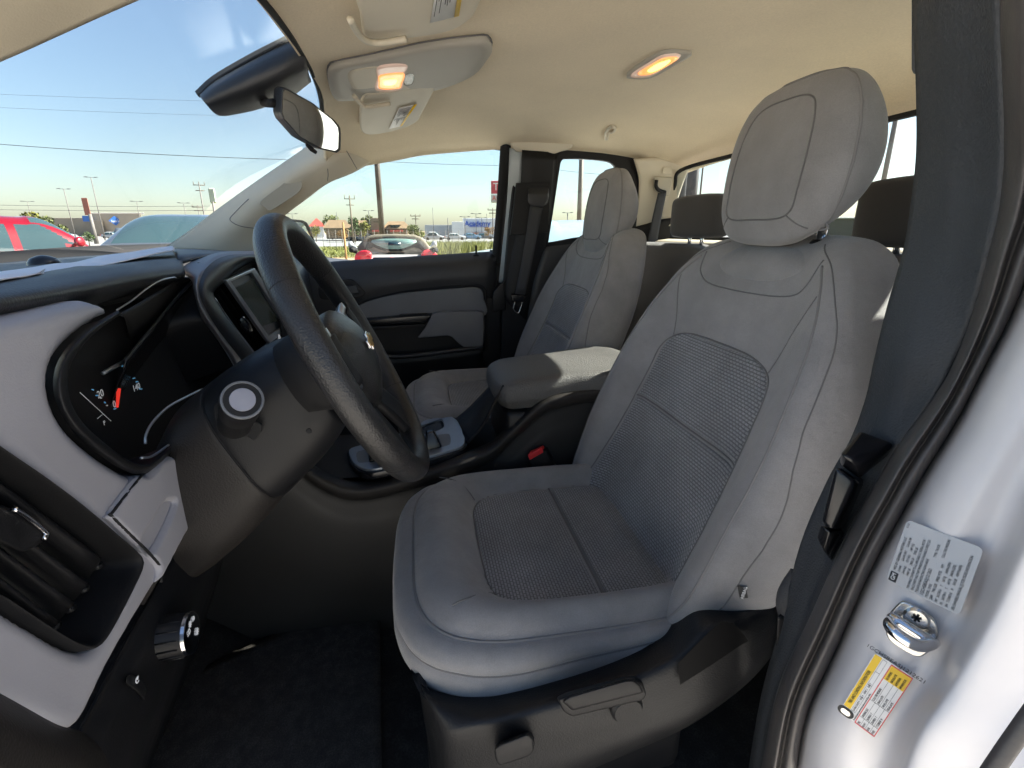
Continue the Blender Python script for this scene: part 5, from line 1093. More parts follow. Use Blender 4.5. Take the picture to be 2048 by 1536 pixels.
loft('front_shroud', [cs2(.034, .02, .02, -.03), cs2(.035, .056, .048, -.066), cs2(.045, .064, .054, -.078), cs2(.08, .073, .058, -.096), cs2(.12, .080, .055, -.109), cs2(.15, .084, .051, -.118), cs2(.152, .080, .047, -.114)], M_blk, colm, k=4, kr=2)
loft('rear_shroud', [cs2(.150, .078, .045, -.112), cs2(.1545, .080, .047, -.115), cs2(.1555, .0835, .050, -.1185), cs2(.17, .085, .047, -.126), cs2(.20, .086, .040, -.138), cs2(.24, .086, .015, -.150), cs2(.29, .084, -.02, -.160), cs2(.36, .08, -.06, -.165)], M_brn, colm, k=4, kr=2)
tube('shroud_seam', curve(np.array(cs2(.153, .0815, .0485, -.1155)), 120, True), .0022, M_pit, colm, 6, True)
lathe('screw_hole', [(0, 0), (.0035, 0), (.003, .001), (0, .001)], Px(618, 862, -.436), (-1, 0, 0), M_pit, colm, 12)
# turn stalk seen end on
sb = Px(470, 846, -.435); st_ = Px(485, 800, -.515); ax_ = nrm(st_-sb)
ln_ = np.linalg.norm(st_-sb)
surf('stalk_boot', [[Px(x, y, -.436) for x, y in r] for r in [[(428, 810), (445, 800), (480, 830), (520, 845), (524, 862)], [(430, 835), (450, 840), (478, 850), (505, 862), (515, 875)], [(450, 855), (460, 862), (476, 870), (495, 872), (508, 880)]]], M_pit, colm, k=5, thick=.003, off=0)
stk = lathe('turn_stalk', [(0, 0), (.018, 0), (.0165, ln_*.45), (.0165, ln_*.5), (.019, ln_*.55), (.0195, ln_*.95), (.0182, ln_), (.0168, ln_+.0008), (.0, ln_+.0008)], sb, ax_, M_blk, colm, 40)
lathe('stalk_ring', [(.0180, 0), (.0192, -.001), (.0188, .0014), (.0172, .0018), (.0165, .0010)], st_, ax_, M_gray2, stk, 40)
lathe('stalk_face', [(0, .0009), (.0166, .0009), (.0164, .0012), (0, .0012)], st_, ax_, M_pit, stk, 36)
lathe('stalk_cap', [(.0, 0), (.0118, .0006), (.0112, .0022), (.0, .0028)], st_, ax_, mat('lilac_gray_cap', (.27, .27, .31), .45), stk, 36)

# ------------------------------------------------------------------ centre console
cc = thing('center_console', 'black center console with padded armrest between the front seats', 'center console', (.03, -.2, .62))
rl = [(560, 905), (605, 938), (650, 968), (700, 985), (760, 980), (850, 955), (940, 925), (985, 905), (1020, 872), (1060, 834), (1090, 812), (1120, 800), (1200, 785)]
def off_(o, X): return [Px(x, y+o, X) for x, y in rl]
rl0 = list(rl); rl = [(330, 800), (450, 852)]+rl0
M_cons = mat('console_black', (.008, .0078, .0078), .5, bump=[('n', 600, .0002)], var=[(6, .15)])
surf('console_side', [off_(-22, -.055), off_(-14, -.078), off_(-4, -.090), off_(8, -.094), off_(20, -.092), off_(45, -.094), off_(110, -.098), off_(400, -.10)], M_cons, cc, k=5, kv=5)
rl = rl0
surf('console_rail', [off_(-25, -.052), off_(-20, -.072), off_(-8, -.096), off_(4, -.099), off_(14, -.094), off_(17, -.086)], M_brn, cc, k=5, kv=6)
surf('console_deck', [[(x, y, .945+.02*(y < -.1)) for x in (-.06, .03, .12, .17)] for y in (.25, .1, -.05, -.2, -.3)], M_pit, cc, k=3)
surf('console_far_side', [[(.17, y, z) for y in (.25, 0, -.3, -.6)] for z in (.62, .85, .96)], M_blk, cc, k=3)
box('console_bin', (.035, -.43, .86), (.235, .30, .42), M_blk, cc, .012)
surf('console_riser', G([[(935, 885, -.06), (965, 850, -.06), (990, 800, -.065), (1005, 770, -.07)], [(922, 862, .02), (955, 830, .03), (985, 790, .03), (1005, 755, .03)], [(905, 842, .10), (940, 812, .11), (985, 765, .12), (1010, 740, .12)]]), M_blk, cc, k=5, thick=.004)
plate = [(700, 903, .045), (724, 894, .055), (760, 886, .06), (840, 856, .085), (895, 838, .10), (912, 842, .095), (922, 858, .06), (931, 880, -.03), (926, 895, -.06), (900, 905, -.065), (840, 922, -.07), (770, 938, -.072), (738, 943, -.07), (716, 936, -.06), (703, 922, -.01)]
pl_ = np.array([Px(*p) for p in plate]); cp_ = pl_.mean(0); _, _, vt = np.linalg.svd(pl_-cp_); pn_ = vt[2] if vt[2][2] > 0 else -vt[2]
pax = nrm(np.array([1, 0, 0])-pn_*pn_[0]); pay = np.cross(pn_, pax)
def onp(x, y, k=0): d = ray(x, y); t = ((cp_+pn_*k-CAM)@pn_)/(d@pn_); return CAM+d*t
def pl2(px, n=60, sm=True):
    L = np.array([((onp(*p)-cp_)@pax, (onp(*p)-cp_)@pay) for p in px]); return curve(L, n, True) if sm else L
pxs = [(p[0], p[1]) for p in plate]
cup = [(866+28*math.cos(a), 858+18*math.sin(a)-3*math.cos(a)) for a in np.linspace(0, 2*np.pi, 30, endpoint=False)]
panel2d('shifter_plate', [pl2(pxs, 90), pl2([(838, 862), (850, 846), (880, 841), (888, 850), (886, 860), (862, 870), (842, 872)], 50)], cp_+pn_*.002, pax, pay, .004, .0015, M_bluegr, cc)
pl3 = panel2d('plate_skirt', [pl2([(cp[0]+(cp[0]-815)*.04, cp[1]+(cp[1]-893)*.06) for cp in pxs], 90)], cp_-pn_*.008, pax, pay, .012, .002, M_gloss, cc)
panel2d('cup_holder', [pl2([(836, 863), (848, 846), (880, 841), (889, 850), (887, 861), (862, 871), (842, 873)], 50)], cp_-pn_*.0005, pax, pay, .001, 0, M_pit, cc)
panel2d('cup_liner', [pl2([(846, 866), (852, 852), (872, 846), (883, 851), (882, 859), (866, 866), (850, 870)], 40)], cp_+pn_*.0012, pax, pay, .001, .0004, M_gloss, cc)
for nm, q in (('shift_gate', [(842, 882), (893, 872), (901, 877), (902, 890), (895, 896), (850, 906), (842, 898)]), ('shift_gate', [(714, 912), (722, 906), (760, 900), (765, 922), (724, 930), (716, 925)])):
    panel2d(nm, [pl2(q, 40)], cp_+pn_*.0048, pax, pay, .001, .0004, M_gray2, cc)
for q in ([(848, 886), (880, 879), (884, 895), (852, 903)], [(735, 908), (765, 902), (770, 920), (738, 926)]):
    A = [onp(x, y, .0055) for x, y in q]; c_ = np.mean(A, 0)
    prism_pair('shift_boot', A, [c_+(a-c_)*.45+pn_*.035 for a in A], M_gloss, cc, .003)
tube('shift_lever', [onp(752, 914, .02), onp(752, 914, .075)], [.006, .005], M_chr, cc, 12)
# armrest lid
A_ = [(-.075, -.275), (-.085, -.30), (-.088, -.40), (-.088, -.57), (.125, -.57), (.125, -.40), (.12, -.30), (.108, -.275), (.075, -.262), (-.035, -.262)]
A_ = curve(np.array(A_), 72, True); ac = A_.mean(0); V = []
zt = lambda y: 1.130+(-.262-y)*.070
for s, k in ((.02, .006), (.3, .0056), (.6, .0045), (.8, .003), (.9, .0), (.955, -.005), (.985, -.012), (1.0, -.022), (1.0, -.036), (.985, -.044), (.96, -.047)):
    P = ac+(A_-ac)*s; V += [(x, y, zt(y)+k) for x, y in P]
V += [(x, y, zt(y)-.058) for x, y in ac+(A_-ac)*.93]
mk('armrest_lid', V, [f for f in gridfaces(12, 72, False, True)]+[tuple(range(72))[::-1]], mat('armrest_vinyl', (.085, .083, .08), .5, bump=[('n', 700, .0006), ('v', 380, .0008)], var=[(8, .12)]), cc)
# buckle
bk_ = thing('seat_belt_buckle', 'black belt buckle with red release button beside the driver seat', 'belt buckle', Px(1080, 930, -.12))
prism_pair('buckle_body', [Px(x, y, -.125) for x, y in [(1054, 916), (1090, 898), (1112, 940), (1078, 958)]], [Px(x, y, -.10) for x, y in [(1060, 908), (1094, 892), (1116, 934), (1084, 950)]], M_blk, bk_, .003)
prism_pair('release_button', [Px(x, y, -.127) for x, y in [(1055, 910), (1082, 896), (1087, 905), (1059, 921)]], [Px(x, y, -.102) for x, y in [(1060, 902), (1087, 890), (1092, 898), (1064, 913)]], M_red, bk_, .002)

# ------------------------------------------------------------------ outside
def PD(x, y, D): return CAM+ray(x, y)*D
def view_axes(x): p = PD(x, 460, 1)-CAM; p[2] = 0; f_ = nrm(p); r_ = np.array([f_[1], -f_[0], 0]); return f_, r_
def sstep(a, b_, t): t = np.clip((t-a)/(b_-a), 0, 1); return t*t*(3-2*t)
def gz(x, y): return GZ-.75*sstep(14, 90, max(x, y))
def struct(o): o['kind'] = 'structure'; return o
M_conc = mat('concrete_lot', (.46, .44, .41), .9, bump=[('n', 3, .02)], var=[(.3, .1), (4, .08), (40, .06)])
M_dirt = mat('dry_dirt', (.27, .20, .115), 1.0, bump=[('n', 2, .05)], var=[(.25, .16), (3, .15), (30, .1)])
M_road = mat('road_gray', (.24, .235, .23), .9, var=[(.2, .1), (5, .06)])
M_green = mat('far_grass', (.115, .125, .04), 1.0, var=[(.1, .2), (3, .2)])
def ground(name, xs, ys, m_, dz=0.0): return struct(surf(name, [[(x, y, gz(x, y)+dz) for x in xs] for y in ys], m_, None, k=2))
g_x = [-900, -300, -80, -20, 5, 14, 24, 36, 50, 70, 90, 140, 300, 900]
ground('ground', g_x, [-900, -300, -80, -20, 0, 14, 24, 36, 50, 70, 90, 140, 300, 900], M_dirt)
ground('parking_lot', [-60, -20, -6, 2, 5, 7.2], [-60, -20, 0, 14, 24, 36, 50, 70, 90], M_conc, .012)
ground('grass_verge', [26, 32, 40, 50, 56], [-60, -20, 0, 8, 14, 24, 36, 60, 90], M_green, .02)
ground('road', [57, 62, 68, 74], [-120, -60, 0, 14, 40, 60, 90, 160], M_road, .03)
ground('far_lot', [75, 90, 140, 240], [-160, -60, 0, 40, 90, 160, 300], M_road, .02)
ground('front_road', [-120, -40, 0, 40], [60, 70, 90, 140, 260], M_road, .025)

# --- vehicles
M_tire = mat('tire_rubber', (.02, .02, .02), .8)
M_rimm = mat('alloy_rim', (.5, .5, .52), .3, .8)
M_cglass = mat('tinted_car_glass', (.035, .065, .075), .12, spec=.35)
M_tail = mat('tail_lamp', (.62, .015, .03), .2, coat=.6)
def paint(name, c, r=.28, met=0.0): return mat(name, c, r, met, coat=.8)
def car(name, label, loc, yaw, L, Wd, H, pm, belt, xw, xr, group=None, roofm=None, glass=None, tail=True, bpillar=-.05, deck=0.0, z_hood=None, z_deck=None, green=True):
    """xw: (windshield base x, top x); xr: (rear glass top x, base x); x forward"""
    root = thing(name, label, 'car', loc, group); cy, sy = math.cos(yaw), math.sin(yaw); loc = np.array(loc)
    Wf = lambda P: np.stack([P[:, 0]*cy-P[:, 1]*sy, P[:, 0]*sy+P[:, 1]*cy, P[:, 2]], 1)+loc
    hw = Wd/2; zh = z_hood or belt-.06; zd = z_deck or belt+.02
    xs = np.linspace(-L/2, L/2, 41); secs = []
    for x in xs:
        u = 2*x/L; w = hw*(1-.22*abs(u)**6-.03*abs(u)**2); 
        if x > xw[0]: zt = belt+(zh-.16-belt)*((x-xw[0])/(L/2-xw[0]))**1.8
        elif x < xr[1]: zt = belt+(zd-.10-belt)*((xr[1]-x)/(L/2+xr[1]))**2.2
        else: zt = belt
        zt -= .10*max(0, abs(u)-.94)/.06*.9; zb = .18+.16*max(0, abs(u)-.75)/.25
        r = []
        for a in np.linspace(0, 2*np.pi, 32, endpoint=False):
            c_, s_ = math.cos(a), math.sin(a); zz = (zt+zb)/2+(zt-zb)/2*np.sign(s_)*abs(s_)**.42; yy = w*np.sign(c_)*abs(c_)**.36
            yy *= 1-.05*max(0, (zz-.55)/.5); r.append((x, yy, zz))
        secs.append(r)
    A = np.array(secs); n, k = A.shape[:2]; V = A.reshape(-1, 3); F = gridfaces(n, k, False, True)+[tuple(range(k)), tuple(range((n-1)*k, n*k))[::-1]]
    mk('body', Wf(V), F, pm, root)
    # greenhouse
    if not green: gx0 = 0
    gx = np.linspace(xr[1]-.02, xw[0]+.02, 49); ng = 40; zb = belt-.03
    V = []
    for x in gx:
        if x > xw[1]: t = (xw[0]+.02-x)/(xw[0]+.02-xw[1]); zt = zb+(H-zb)*math.sin(min(1, max(0, t))*math.pi/2)**.9
        elif x < xr[0]: t = (x-(xr[1]-.02))/(xr[0]-xr[1]+.02); zt = zb+(H-zb)*math.sin(min(1, max(0, t))*math.pi/2)**.9
        else: zt = H-.02*((x-(xw[1]+xr[0])/2)/(xw[1]-xr[0])*2)**2
        w0 = hw*.93
        for a in np.linspace(0, np.pi, ng):
            c_, s_ = math.cos(a), math.sin(a); zz = zb+(zt-zb)*abs(s_)**.55; yy = w0*np.sign(c_)*abs(c_)**.42*(1-.24*(zz-zb)/(H-zb)); V.append((x, yy, zz))
    V = np.array(V); FS = {'roof': [], 'windshield': [], 'rear_window': [], 'side_window': []}
    for f in gridfaces(49, ng):
        c_ = V[list(f)].mean(0); j = f[0] % ng; side = min(j, ng-2-j); x = c_[0]; zf = (c_[2]-zb)/(H-zb)
        key = 'roof'
        if side >= 9:
            if x > xw[1]-.02 and zf < .95: key = 'windshield'
            elif x < xr[0]+.02 and zf < .93 and zf > .1: key = 'rear_window'
        elif .1 < zf < .86 and side < 8:
            # pillars follow the sloping lines
            xf_ = xw[0]-(xw[0]-xw[1])*zf-.10; xb_ = xr[1]+(xr[0]-xr[1])*zf+.16
            if xb_ < x < xf_ and abs(x-bpillar) > .05: key = 'side_window'
        FS[key].append(f)
    for kname, fl in FS.items():
        if not fl or not green: continue
        if kname == 'side_window':
            L_ = [f for f in fl if V[f[0]][1] > 0]; R__ = [f for f in fl if V[f[0]][1] <= 0]; parts = [q for s_ in (L_, R__) for q in ([f for f in s_ if V[f[0]][0] > bpillar], [f for f in s_ if V[f[0]][0] <= bpillar])]
        else: parts = [fl]
        for q in parts:
            if not q: continue
            ids = sorted({i for f in q for i in f}); mp = {i: t for t, i in enumerate(ids)}
            mk(kname, Wf(V[ids]), [tuple(mp[i] for i in f) for f in q], (roofm or pm) if kname == 'roof' else (glass or M_cglass), root)
    for sx in (L*.31, -L*.30):
        for s in (-1, 1):
            c_ = Wf(np.array([[sx, s*(hw-.10), .32]]))[0]; ax = np.array([-sy*s, cy*s, 0])
            wl_ = lathe('wheel', [(0, -.1), (.31, -.1), (.32, -.06), (.32, .06), (.30, .1), (.22, .1)], c_, ax, M_tire, root, 24); lathe('rim', [(.22, .095), (.2, .07), (.05, .085), (0, .085)], c_, ax, M_rimm, wl_, 20)
    for s in (-1, 1):
        q = Wf(np.array([[xw[0]-.28, s*(hw*.95), belt+.02], [xw[0]-.20, s*(hw+.14), belt+.10]]))
        tube('side_mirror', crs([q[0], q[0]*.4+q[1]*.6+[0, 0, .02], q[1]], 4), [.03]*4+[.06, .085, .085, .085, .05], pm, root, 10)
        if tail:
            q = [(-L/2+.05, s*(hw*.62), belt-.10), (-L/2+.12, s*(hw*.90), belt-.10), (-L/2+.12, s*(hw*.90), belt-.26), (-L/2+.04, s*(hw*.62), belt-.24)]
            prism('tail_lamp', Wf(np.array(q)), np.array([-cy, -sy, 0])*.06, M_tail, root, .02)
    return root, Wf
M_cb0 = mat('window_dark', (.02, .04, .055), .2)
cl = CAM*[1, 1, 0]
def gpos(x, D, dz=0): p = PD(x, 460, D); return (p[0], p[1], GZ+dz)
# red hatchback ahead on the left: side on, nose to the right
dirR = math.atan2(_R[1], _R[0]); _f, _r = view_axes(60); dr0 = math.atan2(_r[1], _r[0]); P0 = np.array(gpos(60, 8.6))-_r*.35; P0 = tuple(P0)
rc, Wf = car('red_car', 'red sedan parked side on beyond the left end of the windshield', P0, dr0+.22, 4.3, 1.75, 1.50, paint('red_paint', (.19, .003, .011)), .98, (.95, .25), (-.85, -1.65), bpillar=-.02)
# gray sedan seen from behind
P1 = gpos(385, 7.2, .05); fwd = math.atan2(PD(312, 460, 1)[1]-CAM[1], PD(312, 460, 1)[0]-CAM[0])
gc, Wfg = car('gray_car', 'dark gray sedan seen from behind through the windshield', P1, fwd-.12, 4.4, 1.78, 1.42, paint('gray_paint', (.12, .14, .165), .3, .5), 1.07, (1.0, .3), (-.45, -1.5), roofm=paint('gray_paint_roof', (.12, .14, .17), .3, .5))
box('tail_lamp_bar', Wfg(np.array([[-2.08, .12, 1.035]]))[0], (.10, 1.25, .06), M_tail, gc, .02, rot=Matrix.Rotation(fwd-.12, 3, 'Z'))
# silver convertible outside the passenger window, seen from behind
M_pearl = paint('pearl_silver', (.36, .36, .36), .3, .15); M_tan = mat('tan_soft_top', (.17, .15, .115), .9, bump=[('n', 200, .002)])
P2 = np.array(gpos(786, 10.9)); f2 = math.atan2(P2[1]-CAM[1], P2[0]-CAM[0])+.02
cv, Wf2 = car('silver_convertible', 'silver two seat convertible with a tan soft top, seen from behind', tuple(P2), f2, 3.9, 1.70, 1.24, M_pearl, .84, (.95, .3), (-.30, -1.0), roofm=M_tan, glass=mat('soft_top_window', (.22, .33, .32), .08, spec=.8), tail=False, z_deck=.92, green=False)
for s in (-1, 1):
    A = [(-1.93, s*.60+.155*math.cos(a)*1.0, .80+.115*math.sin(a)-.02*math.cos(a)*s) for a in np.linspace(0, 2*np.pi, 22, endpoint=False)]
    prism_pair('tail_lamp', Wf2(np.array([(x-.06+.16*max(0, s*y-.5), y, z) for x, y, z in A])), Wf2(np.array([(x+.25+.2*max(0, s*y-.5), y, z) for x, y, z in A])), M_tail, cv, .02)
    V = [];
    for t in np.linspace(0, 1, 14):                 # rear buttress hump
        for a in np.linspace(0, np.pi, 15): V.append((-1.55+1.05*t, s*.42+.24*math.cos(a)*(.9+.1*t), .80+(.05+.15*math.sin(t*math.pi*.55))*math.sin(a)))
    mk('deck_hump', Wf2(np.array(V)), gridfaces(14, 15), M_pearl, cv)
DC = 9.55                                          # distance of the soft top's rear edge
st_o = [(711, 500), (716, 491), (724, 482), (735, 472.5), (748, 469), (788, 467.5), (828, 469), (842, 474), (853, 484), (862, 496), (867, 505), (850, 507), (788, 507), (730, 505)]
_f, _r = view_axes(788); A = [PD(x, y, DC) for x, y in st_o]; ctp = np.mean(A, 0)
prism_pair('soft_top', A, [ctp+(p-ctp)*[.86, .86, .9]+_f*1.25 for p in A], M_tan, cv, .05, 3)
wn_o = [(738, 476), (760, 473.5), (788, 473), (815, 473.5), (836, 476.5), (847, 490), (856, 503), (846, 503), (838, 497), (828, 495), (818, 498), (805, 502), (770, 502), (757, 498), (748, 494), (740, 497), (732, 503), (728, 502), (733, 488)]
prism('rear_window_frame', [PD(x, y, DC-.03) for x, y in wn_o], _f*.05, M_pit, cv, 0)
gl_o = [(744, 480), (765, 477.5), (788, 477), (812, 477.5), (831, 480), (834, 484), (824, 490), (812, 495), (800, 498), (776, 498), (764, 495), (752, 490), (742, 484)]
prism('rear_window', [PD(x, y, DC-.05) for x, y in gl_o], _f*.02, mat('soft_top_window', (.16, .26, .24), .1, spec=.7), cv, 0)
prism('inside_mirror', [PD(x, y, DC-.06) for x, y in [(777, 485), (800, 485), (801, 491), (776, 491)]], _f*.01, M_cb0, cv, 0)
for x0 in ((712, 730), (846, 866)): tube('side_mirror', crs([PD((702, 872)[x0[0] > 800], 500, 9.3), PD((706, 868)[x0[0] > 800], 500, 9.35), PD((714, 862)[x0[0] > 800], 502, 9.4)], 3), .05, M_pit, cv, 8)
box('rear_grille', Wf2(np.array([[-1.96, 0, .755]]))[0], (.04, .86, .075), M_pit, cv, .01, rot=Matrix.Rotation(f2, 3, 'Z'))
box('stop_lamp', Wf2(np.array([[-1.975, 0, .775]]))[0], (.03, .26, .03), M_tail, cv, .006, rot=Matrix.Rotation(f2, 3, 'Z'))
tube('antenna', [Wf2(np.array([[-1.45, .0, .86]]))[0], Wf2(np.array([[-1.52, .0, 1.0]]))[0]], [.02, .004], M_pit, cv, 8)
# white car further right
P3 = gpos(1130, 9.0); 
wc, Wf3 = car('white_car', 'white sedan parked to the right of the silver convertible', P3, math.pi/2+.05, 4.5, 1.8, 1.44, paint('white_car_paint', (.27, .31, .34)), .95, (1.0, .35), (-.75, -1.6), glass=mat('white_car_glass', (.30, .42, .48), .06, spec=.9))
text('window_price', 'SALE $9,995', .13, Wf3(np.array([[.1, .9, 1.16]]))[0]+np.array([-.12, 0, 0]), (0, -1, 0), (0, 0, 1), M_ink, wc, .002) if False else None
# far cars
M_cw = paint('far_white', (.42, .42, .42)); M_cb = paint('far_blue', (.10, .16, .24)); M_cd = paint('far_dark', (.06, .07, .08))
k_ = 0
for x, D, m_, h_, yaw_, lb in [(868, 105, M_cw, 1.75, .05, 'white van on the far road left of the white store'), (910, 105, M_cw, 1.45, .1, 'white sedan on the far road in front of the white store'), (942, 112, M_cb, 1.4, .3, 'dark blue car right of the far white sedan'), (968, 115, M_cd, 1.45, .2, 'dark car by the orange tree at the far store'),
                         (712, 100, M_cw, 1.45, .2, 'white car parked in front of the brown roofed restaurant'), (730, 95, M_cd, 1.45, 2.9, 'dark car behind the fence left of the convertible')]:
    p = PD(x, 460, D); car('parked_car', lb, (p[0], p[1], gz(p[0], p[1])-.05), dirR+yaw_, 4.6, 1.8, h_, m_, .98, (.95, .3), (-.9, -1.7), group='cars on the far side of the road')
for x, D, m_, lb in [(100, 130, M_cw, 'white car left of the pole in front of the beige store'), (130, 130, M_cw, 'white pickup at the foot of the beige store'), (222, 125, M_cw, 'white van under the blue diamond sign'), (250, 128, M_cd, 'dark car right of the white van at the beige store')]:
    p = PD(x, 460, D); car('parked_car', lb, (p[0], p[1], gz(p[0], p[1])), dirR+.1, 4.7, 1.85, 1.6, m_, 1.0, (.95, .3), (-.9, -1.7), group='cars at the beige store')

# --- buildings
M_bge = mat('beige_block', (.42, .345, .26), .9, var=[(.2, .06)]); M_bge2 = mat('tan_block', (.33, .27, .20), .9, var=[(.2, .06)])
M_stw = mat('store_white', (.60, .60, .60), .8, var=[(.2, .04)]); M_stg = mat('store_gray', (.36, .375, .395), .8, var=[(.2, .05)])
M_blue = mat('sign_blue', (.02, .12, .42), .5); M_rblue = mat('letter_blue', (.03, .09, .40), .5); M_roof = mat('brown_roof', (.19, .125, .07), .9, bump=[('n', 4, .03)], var=[(.8, .15), (6, .15)])
M_stone = mat('restaurant_stone', (.20, .15, .10), .9, var=[(2, .15)]); M_barn = mat('red_roof', (.36, .06, .045), .8)
def slab(name, par, x0, x1, y0, y1, D, m_, depth=18, bev=.05):
    a = PD(x0, (y0+y1)/2, D); b_ = PD(x1, (y0+y1)/2, D); f_, r_ = view_axes((x0+x1)/2)
    zt = PD((x0+x1)/2, y0, D)[2]; zb = PD((x0+x1)/2, y1, D)[2]
    ring = [np.array([a[0], a[1], zb]), np.array([b_[0], b_[1], zb]), np.array([b_[0], b_[1], zt]), np.array([a[0], a[1], zt])]
    return prism(name, ring, f_*depth, m_, par, bev, 1, False)
b1 = thing('store_building', 'long beige warehouse store with a blue diamond sign, far left', 'building', PD(190, 470, 170))
slab('wing', b1, 40, 190, 436, 476, 172, M_bge2); slab('front_wall', b1, 184, 286, 427, 476, 168, M_bge); slab('side_wing', b1, 280, 330, 434, 476, 171, M_bge2); slab('parapet', b1, 182, 288, 425.5, 428.5, 167.5, M_stw, 1)
slab('door_canopy', b1, 188, 208, 441, 474, 167, M_bge2, 2)
dsc = PD(230, 441.5, 167.2); f_, r_ = view_axes(230)
panel2d('diamond_sign', [np.array([(-1.75, 0), (0, 1.55), (1.75, 0), (0, -1.55)])], dsc-f_*.3, r_, (0, 0, 1), .2, 0, M_blue, b1)
text('sign_print', "Sam's", 1.0, dsc-f_*.5+np.array([0, 0, -.15]), r_, (0, 0, 1), M_wht, b1, .02); 
slab('blue_sign', b1, 165, 180, 431.5, 443, 166, M_blue, .3, .02)
text('sign_print', 'Fuel', .8, PD(172, 437, 165.8), r_, (0, 0, 1), M_wht, b1, .02) if False else None
b2 = thing('white_store', 'white sporting goods store with large blue lettering', 'building', PD(950, 478, 150))
slab('front_wall', b2, 926, 1010, 437, 479, 150, M_stw); slab('entry_wall', b2, 904, 928, 443.5, 479, 149, M_stw); slab('gray_wing', b2, 850, 906, 450, 479, 151, M_stg); slab('cornice', b2, 925, 1012, 436.2, 438, 149.6, M_stg, 1)
slab('wing_band', b2, 850, 906, 457, 460, 150.8, M_stw, .2, .01)
slab('entrance', b2, 944, 968, 465, 479, 149.7, mat('entrance_brick', (.40, .16, .10), .8), .5); slab('doorway', b2, 922, 935, 466, 479, 149.6, M_stg, .5)
f_, r_ = view_axes(955); text('store_name', 'Academy', 2.1, PD(955, 447.5, 149.2), r_, (0, 0, 1), M_rblue, b2, .1, .98, .05)
slab('name_rule', b2, 938, 974, 453.0, 454.2, 149.3, M_rblue, .1, .01)
text('emblem_mark', '\u2605', 3, PD(913, 455, 148.5), r_, (0, 0, 1), M_rdl, b2, .05) if False else None
slab('emblem_mark', b2, 906.5, 911, 452, 456.5, 148.8, M_rdl, .1, .01); slab('emblem_mark', b2, 909, 914, 450.5, 454, 148.7, M_rblue, .1, .01)
b3 = thing('restaurant', 'low stone restaurant with brown hipped roofs and a gable dormer', 'building', PD(740, 475, 95))
def hip(name, par, x0, x1, ye, yr, D, m_, depth=9, inset=.22):
    a, b_ = PD(x0, ye, D), PD(x1, ye, D); f_, r_ = view_axes((x0+x1)/2); zr = PD((x0+x1)/2, yr, D)[2]; ze = a[2]; b_[2] = ze; w = b_-a
    c_ = a+w*inset+f_*depth/2; d_ = b_-w*inset+f_*depth/2; c_[2] = d_[2] = zr
    V = [a, b_, b_+f_*depth, a+f_*depth, c_, d_]; return mk(name, V, [(0, 1, 5, 4), (1, 2, 5), (2, 3, 4, 5), (3, 0, 4), (0, 3, 2, 1)], m_, par, False)
slab('wall', b3, 652, 700, 455, 478, 97, M_stone, 8); hip('roof', b3, 645, 706, 456, 439, 96, M_roof); slab('wall', b3, 742, 768, 436, 478, 95, M_stone, 8); slab('wall', b3, 768, 816, 456, 478, 96, M_stone, 8); hip('roof', b3, 764, 823, 457, 442, 95, M_roof)
slab('wall', b3, 696, 744, 450, 478, 98, M_stone, 8); hip('roof', b3, 690, 746, 452, 440, 97, M_roof)
slab('dormer', b3, 781, 799, 449, 455, 95.5, M_cglass, 1); slab('awning', b3, 780, 806, 460, 464, 94, M_barn, 1.5); slab('awning', b3, 744, 762, 460, 464, 94, M_barn, 1.5); hip('dormer_roof', b3, 777, 803, 449.5, 444, 95, M_roof, 4)
slab('sign_mark', b3, 747, 757, 442.5, 445, 94.6, mat('bronze_letter', (.10, .06, .03), .5), .1, .01)
b4 = thing('red_barn', 'small building with a red gabled roof left of the restaurant', 'building', PD(634, 470, 130))
slab('wall', b4, 622, 648, 452, 474, 131, M_stw, 8); hip('roof', b4, 616, 653, 453, 436, 130, M_barn, 8, .48)

# --- trees
M_lf = [mat('leaf_green', (.05, .085, .02), .8, var=[(.8, .3)]), mat('leaf_yellow', (.13, .13, .02), .8, var=[(.8, .3)]), mat('leaf_orange', (.19, .10, .02), .8, var=[(.8, .3)]), mat('leaf_light', (.10, .12, .03), .8, var=[(.8, .3)])]
M_bark = mat('bark', (.12, .09, .06), .9)
def tree(label, x, yb, yt, w, D, mi, n=900, name='tree', cat='tree'):
    f_, r_ = view_axes(x); base = PD(x, yb, D); top = PD(x, yt, D)[2]; base[2] = min(base[2], gz(base[0], base[1])); h_ = top-base[2]; W_ = w/1000*D/2
    root = thing(name, label, cat, tuple(base), 'trees beyond the road')
    tube('trunk', [base, base+np.array([.1, 0, h_*.3]), base+np.array([0, .1, h_*.7])], [.03*h_, .025*h_, .01*h_], M_bark, root, 7)
    cl_ = []
    for k in range(9):
        a = rng.uniform(0, 6.28); rr_ = rng.uniform(.1, .72); cl_.append(base+np.array([math.cos(a)*W_*rr_, math.sin(a)*W_*rr_, h_*rng.uniform(.38, .86)]))
    V = []; F = []
    for i in range(n):
        c_ = cl_[i % 9]; d_ = rng.normal(size=3); d_ = d_/np.linalg.norm(d_)*rng.uniform(.4, 1)**.5*np.array([W_*.42, W_*.42, h_*.17]); p = c_+d_
        s = rng.uniform(.03, .07)*h_*.8; a = nrm(rng.normal(size=3)); b_ = nrm(np.cross(a, rng.normal(size=3))); j = len(V); V += [p-a*s, p+b_*s*.6, p+a*s, p-b_*s*.6]; F.append((j, j+1, j+2, j+3))
    mk('crown', V, F, M_lf[mi], root, False)
tree('green rounded tree between the barn and the restaurant', 664, 466, 427, 40, 110, 3); tree('dark green tree in front of the restaurant', 710, 476, 430, 26, 88, 0)
tree('pale tree behind the restaurant chimney', 733, 460, 428, 30, 125, 3); tree('yellow tree right of the dark green tree', 729, 476, 441, 26, 86, 1)
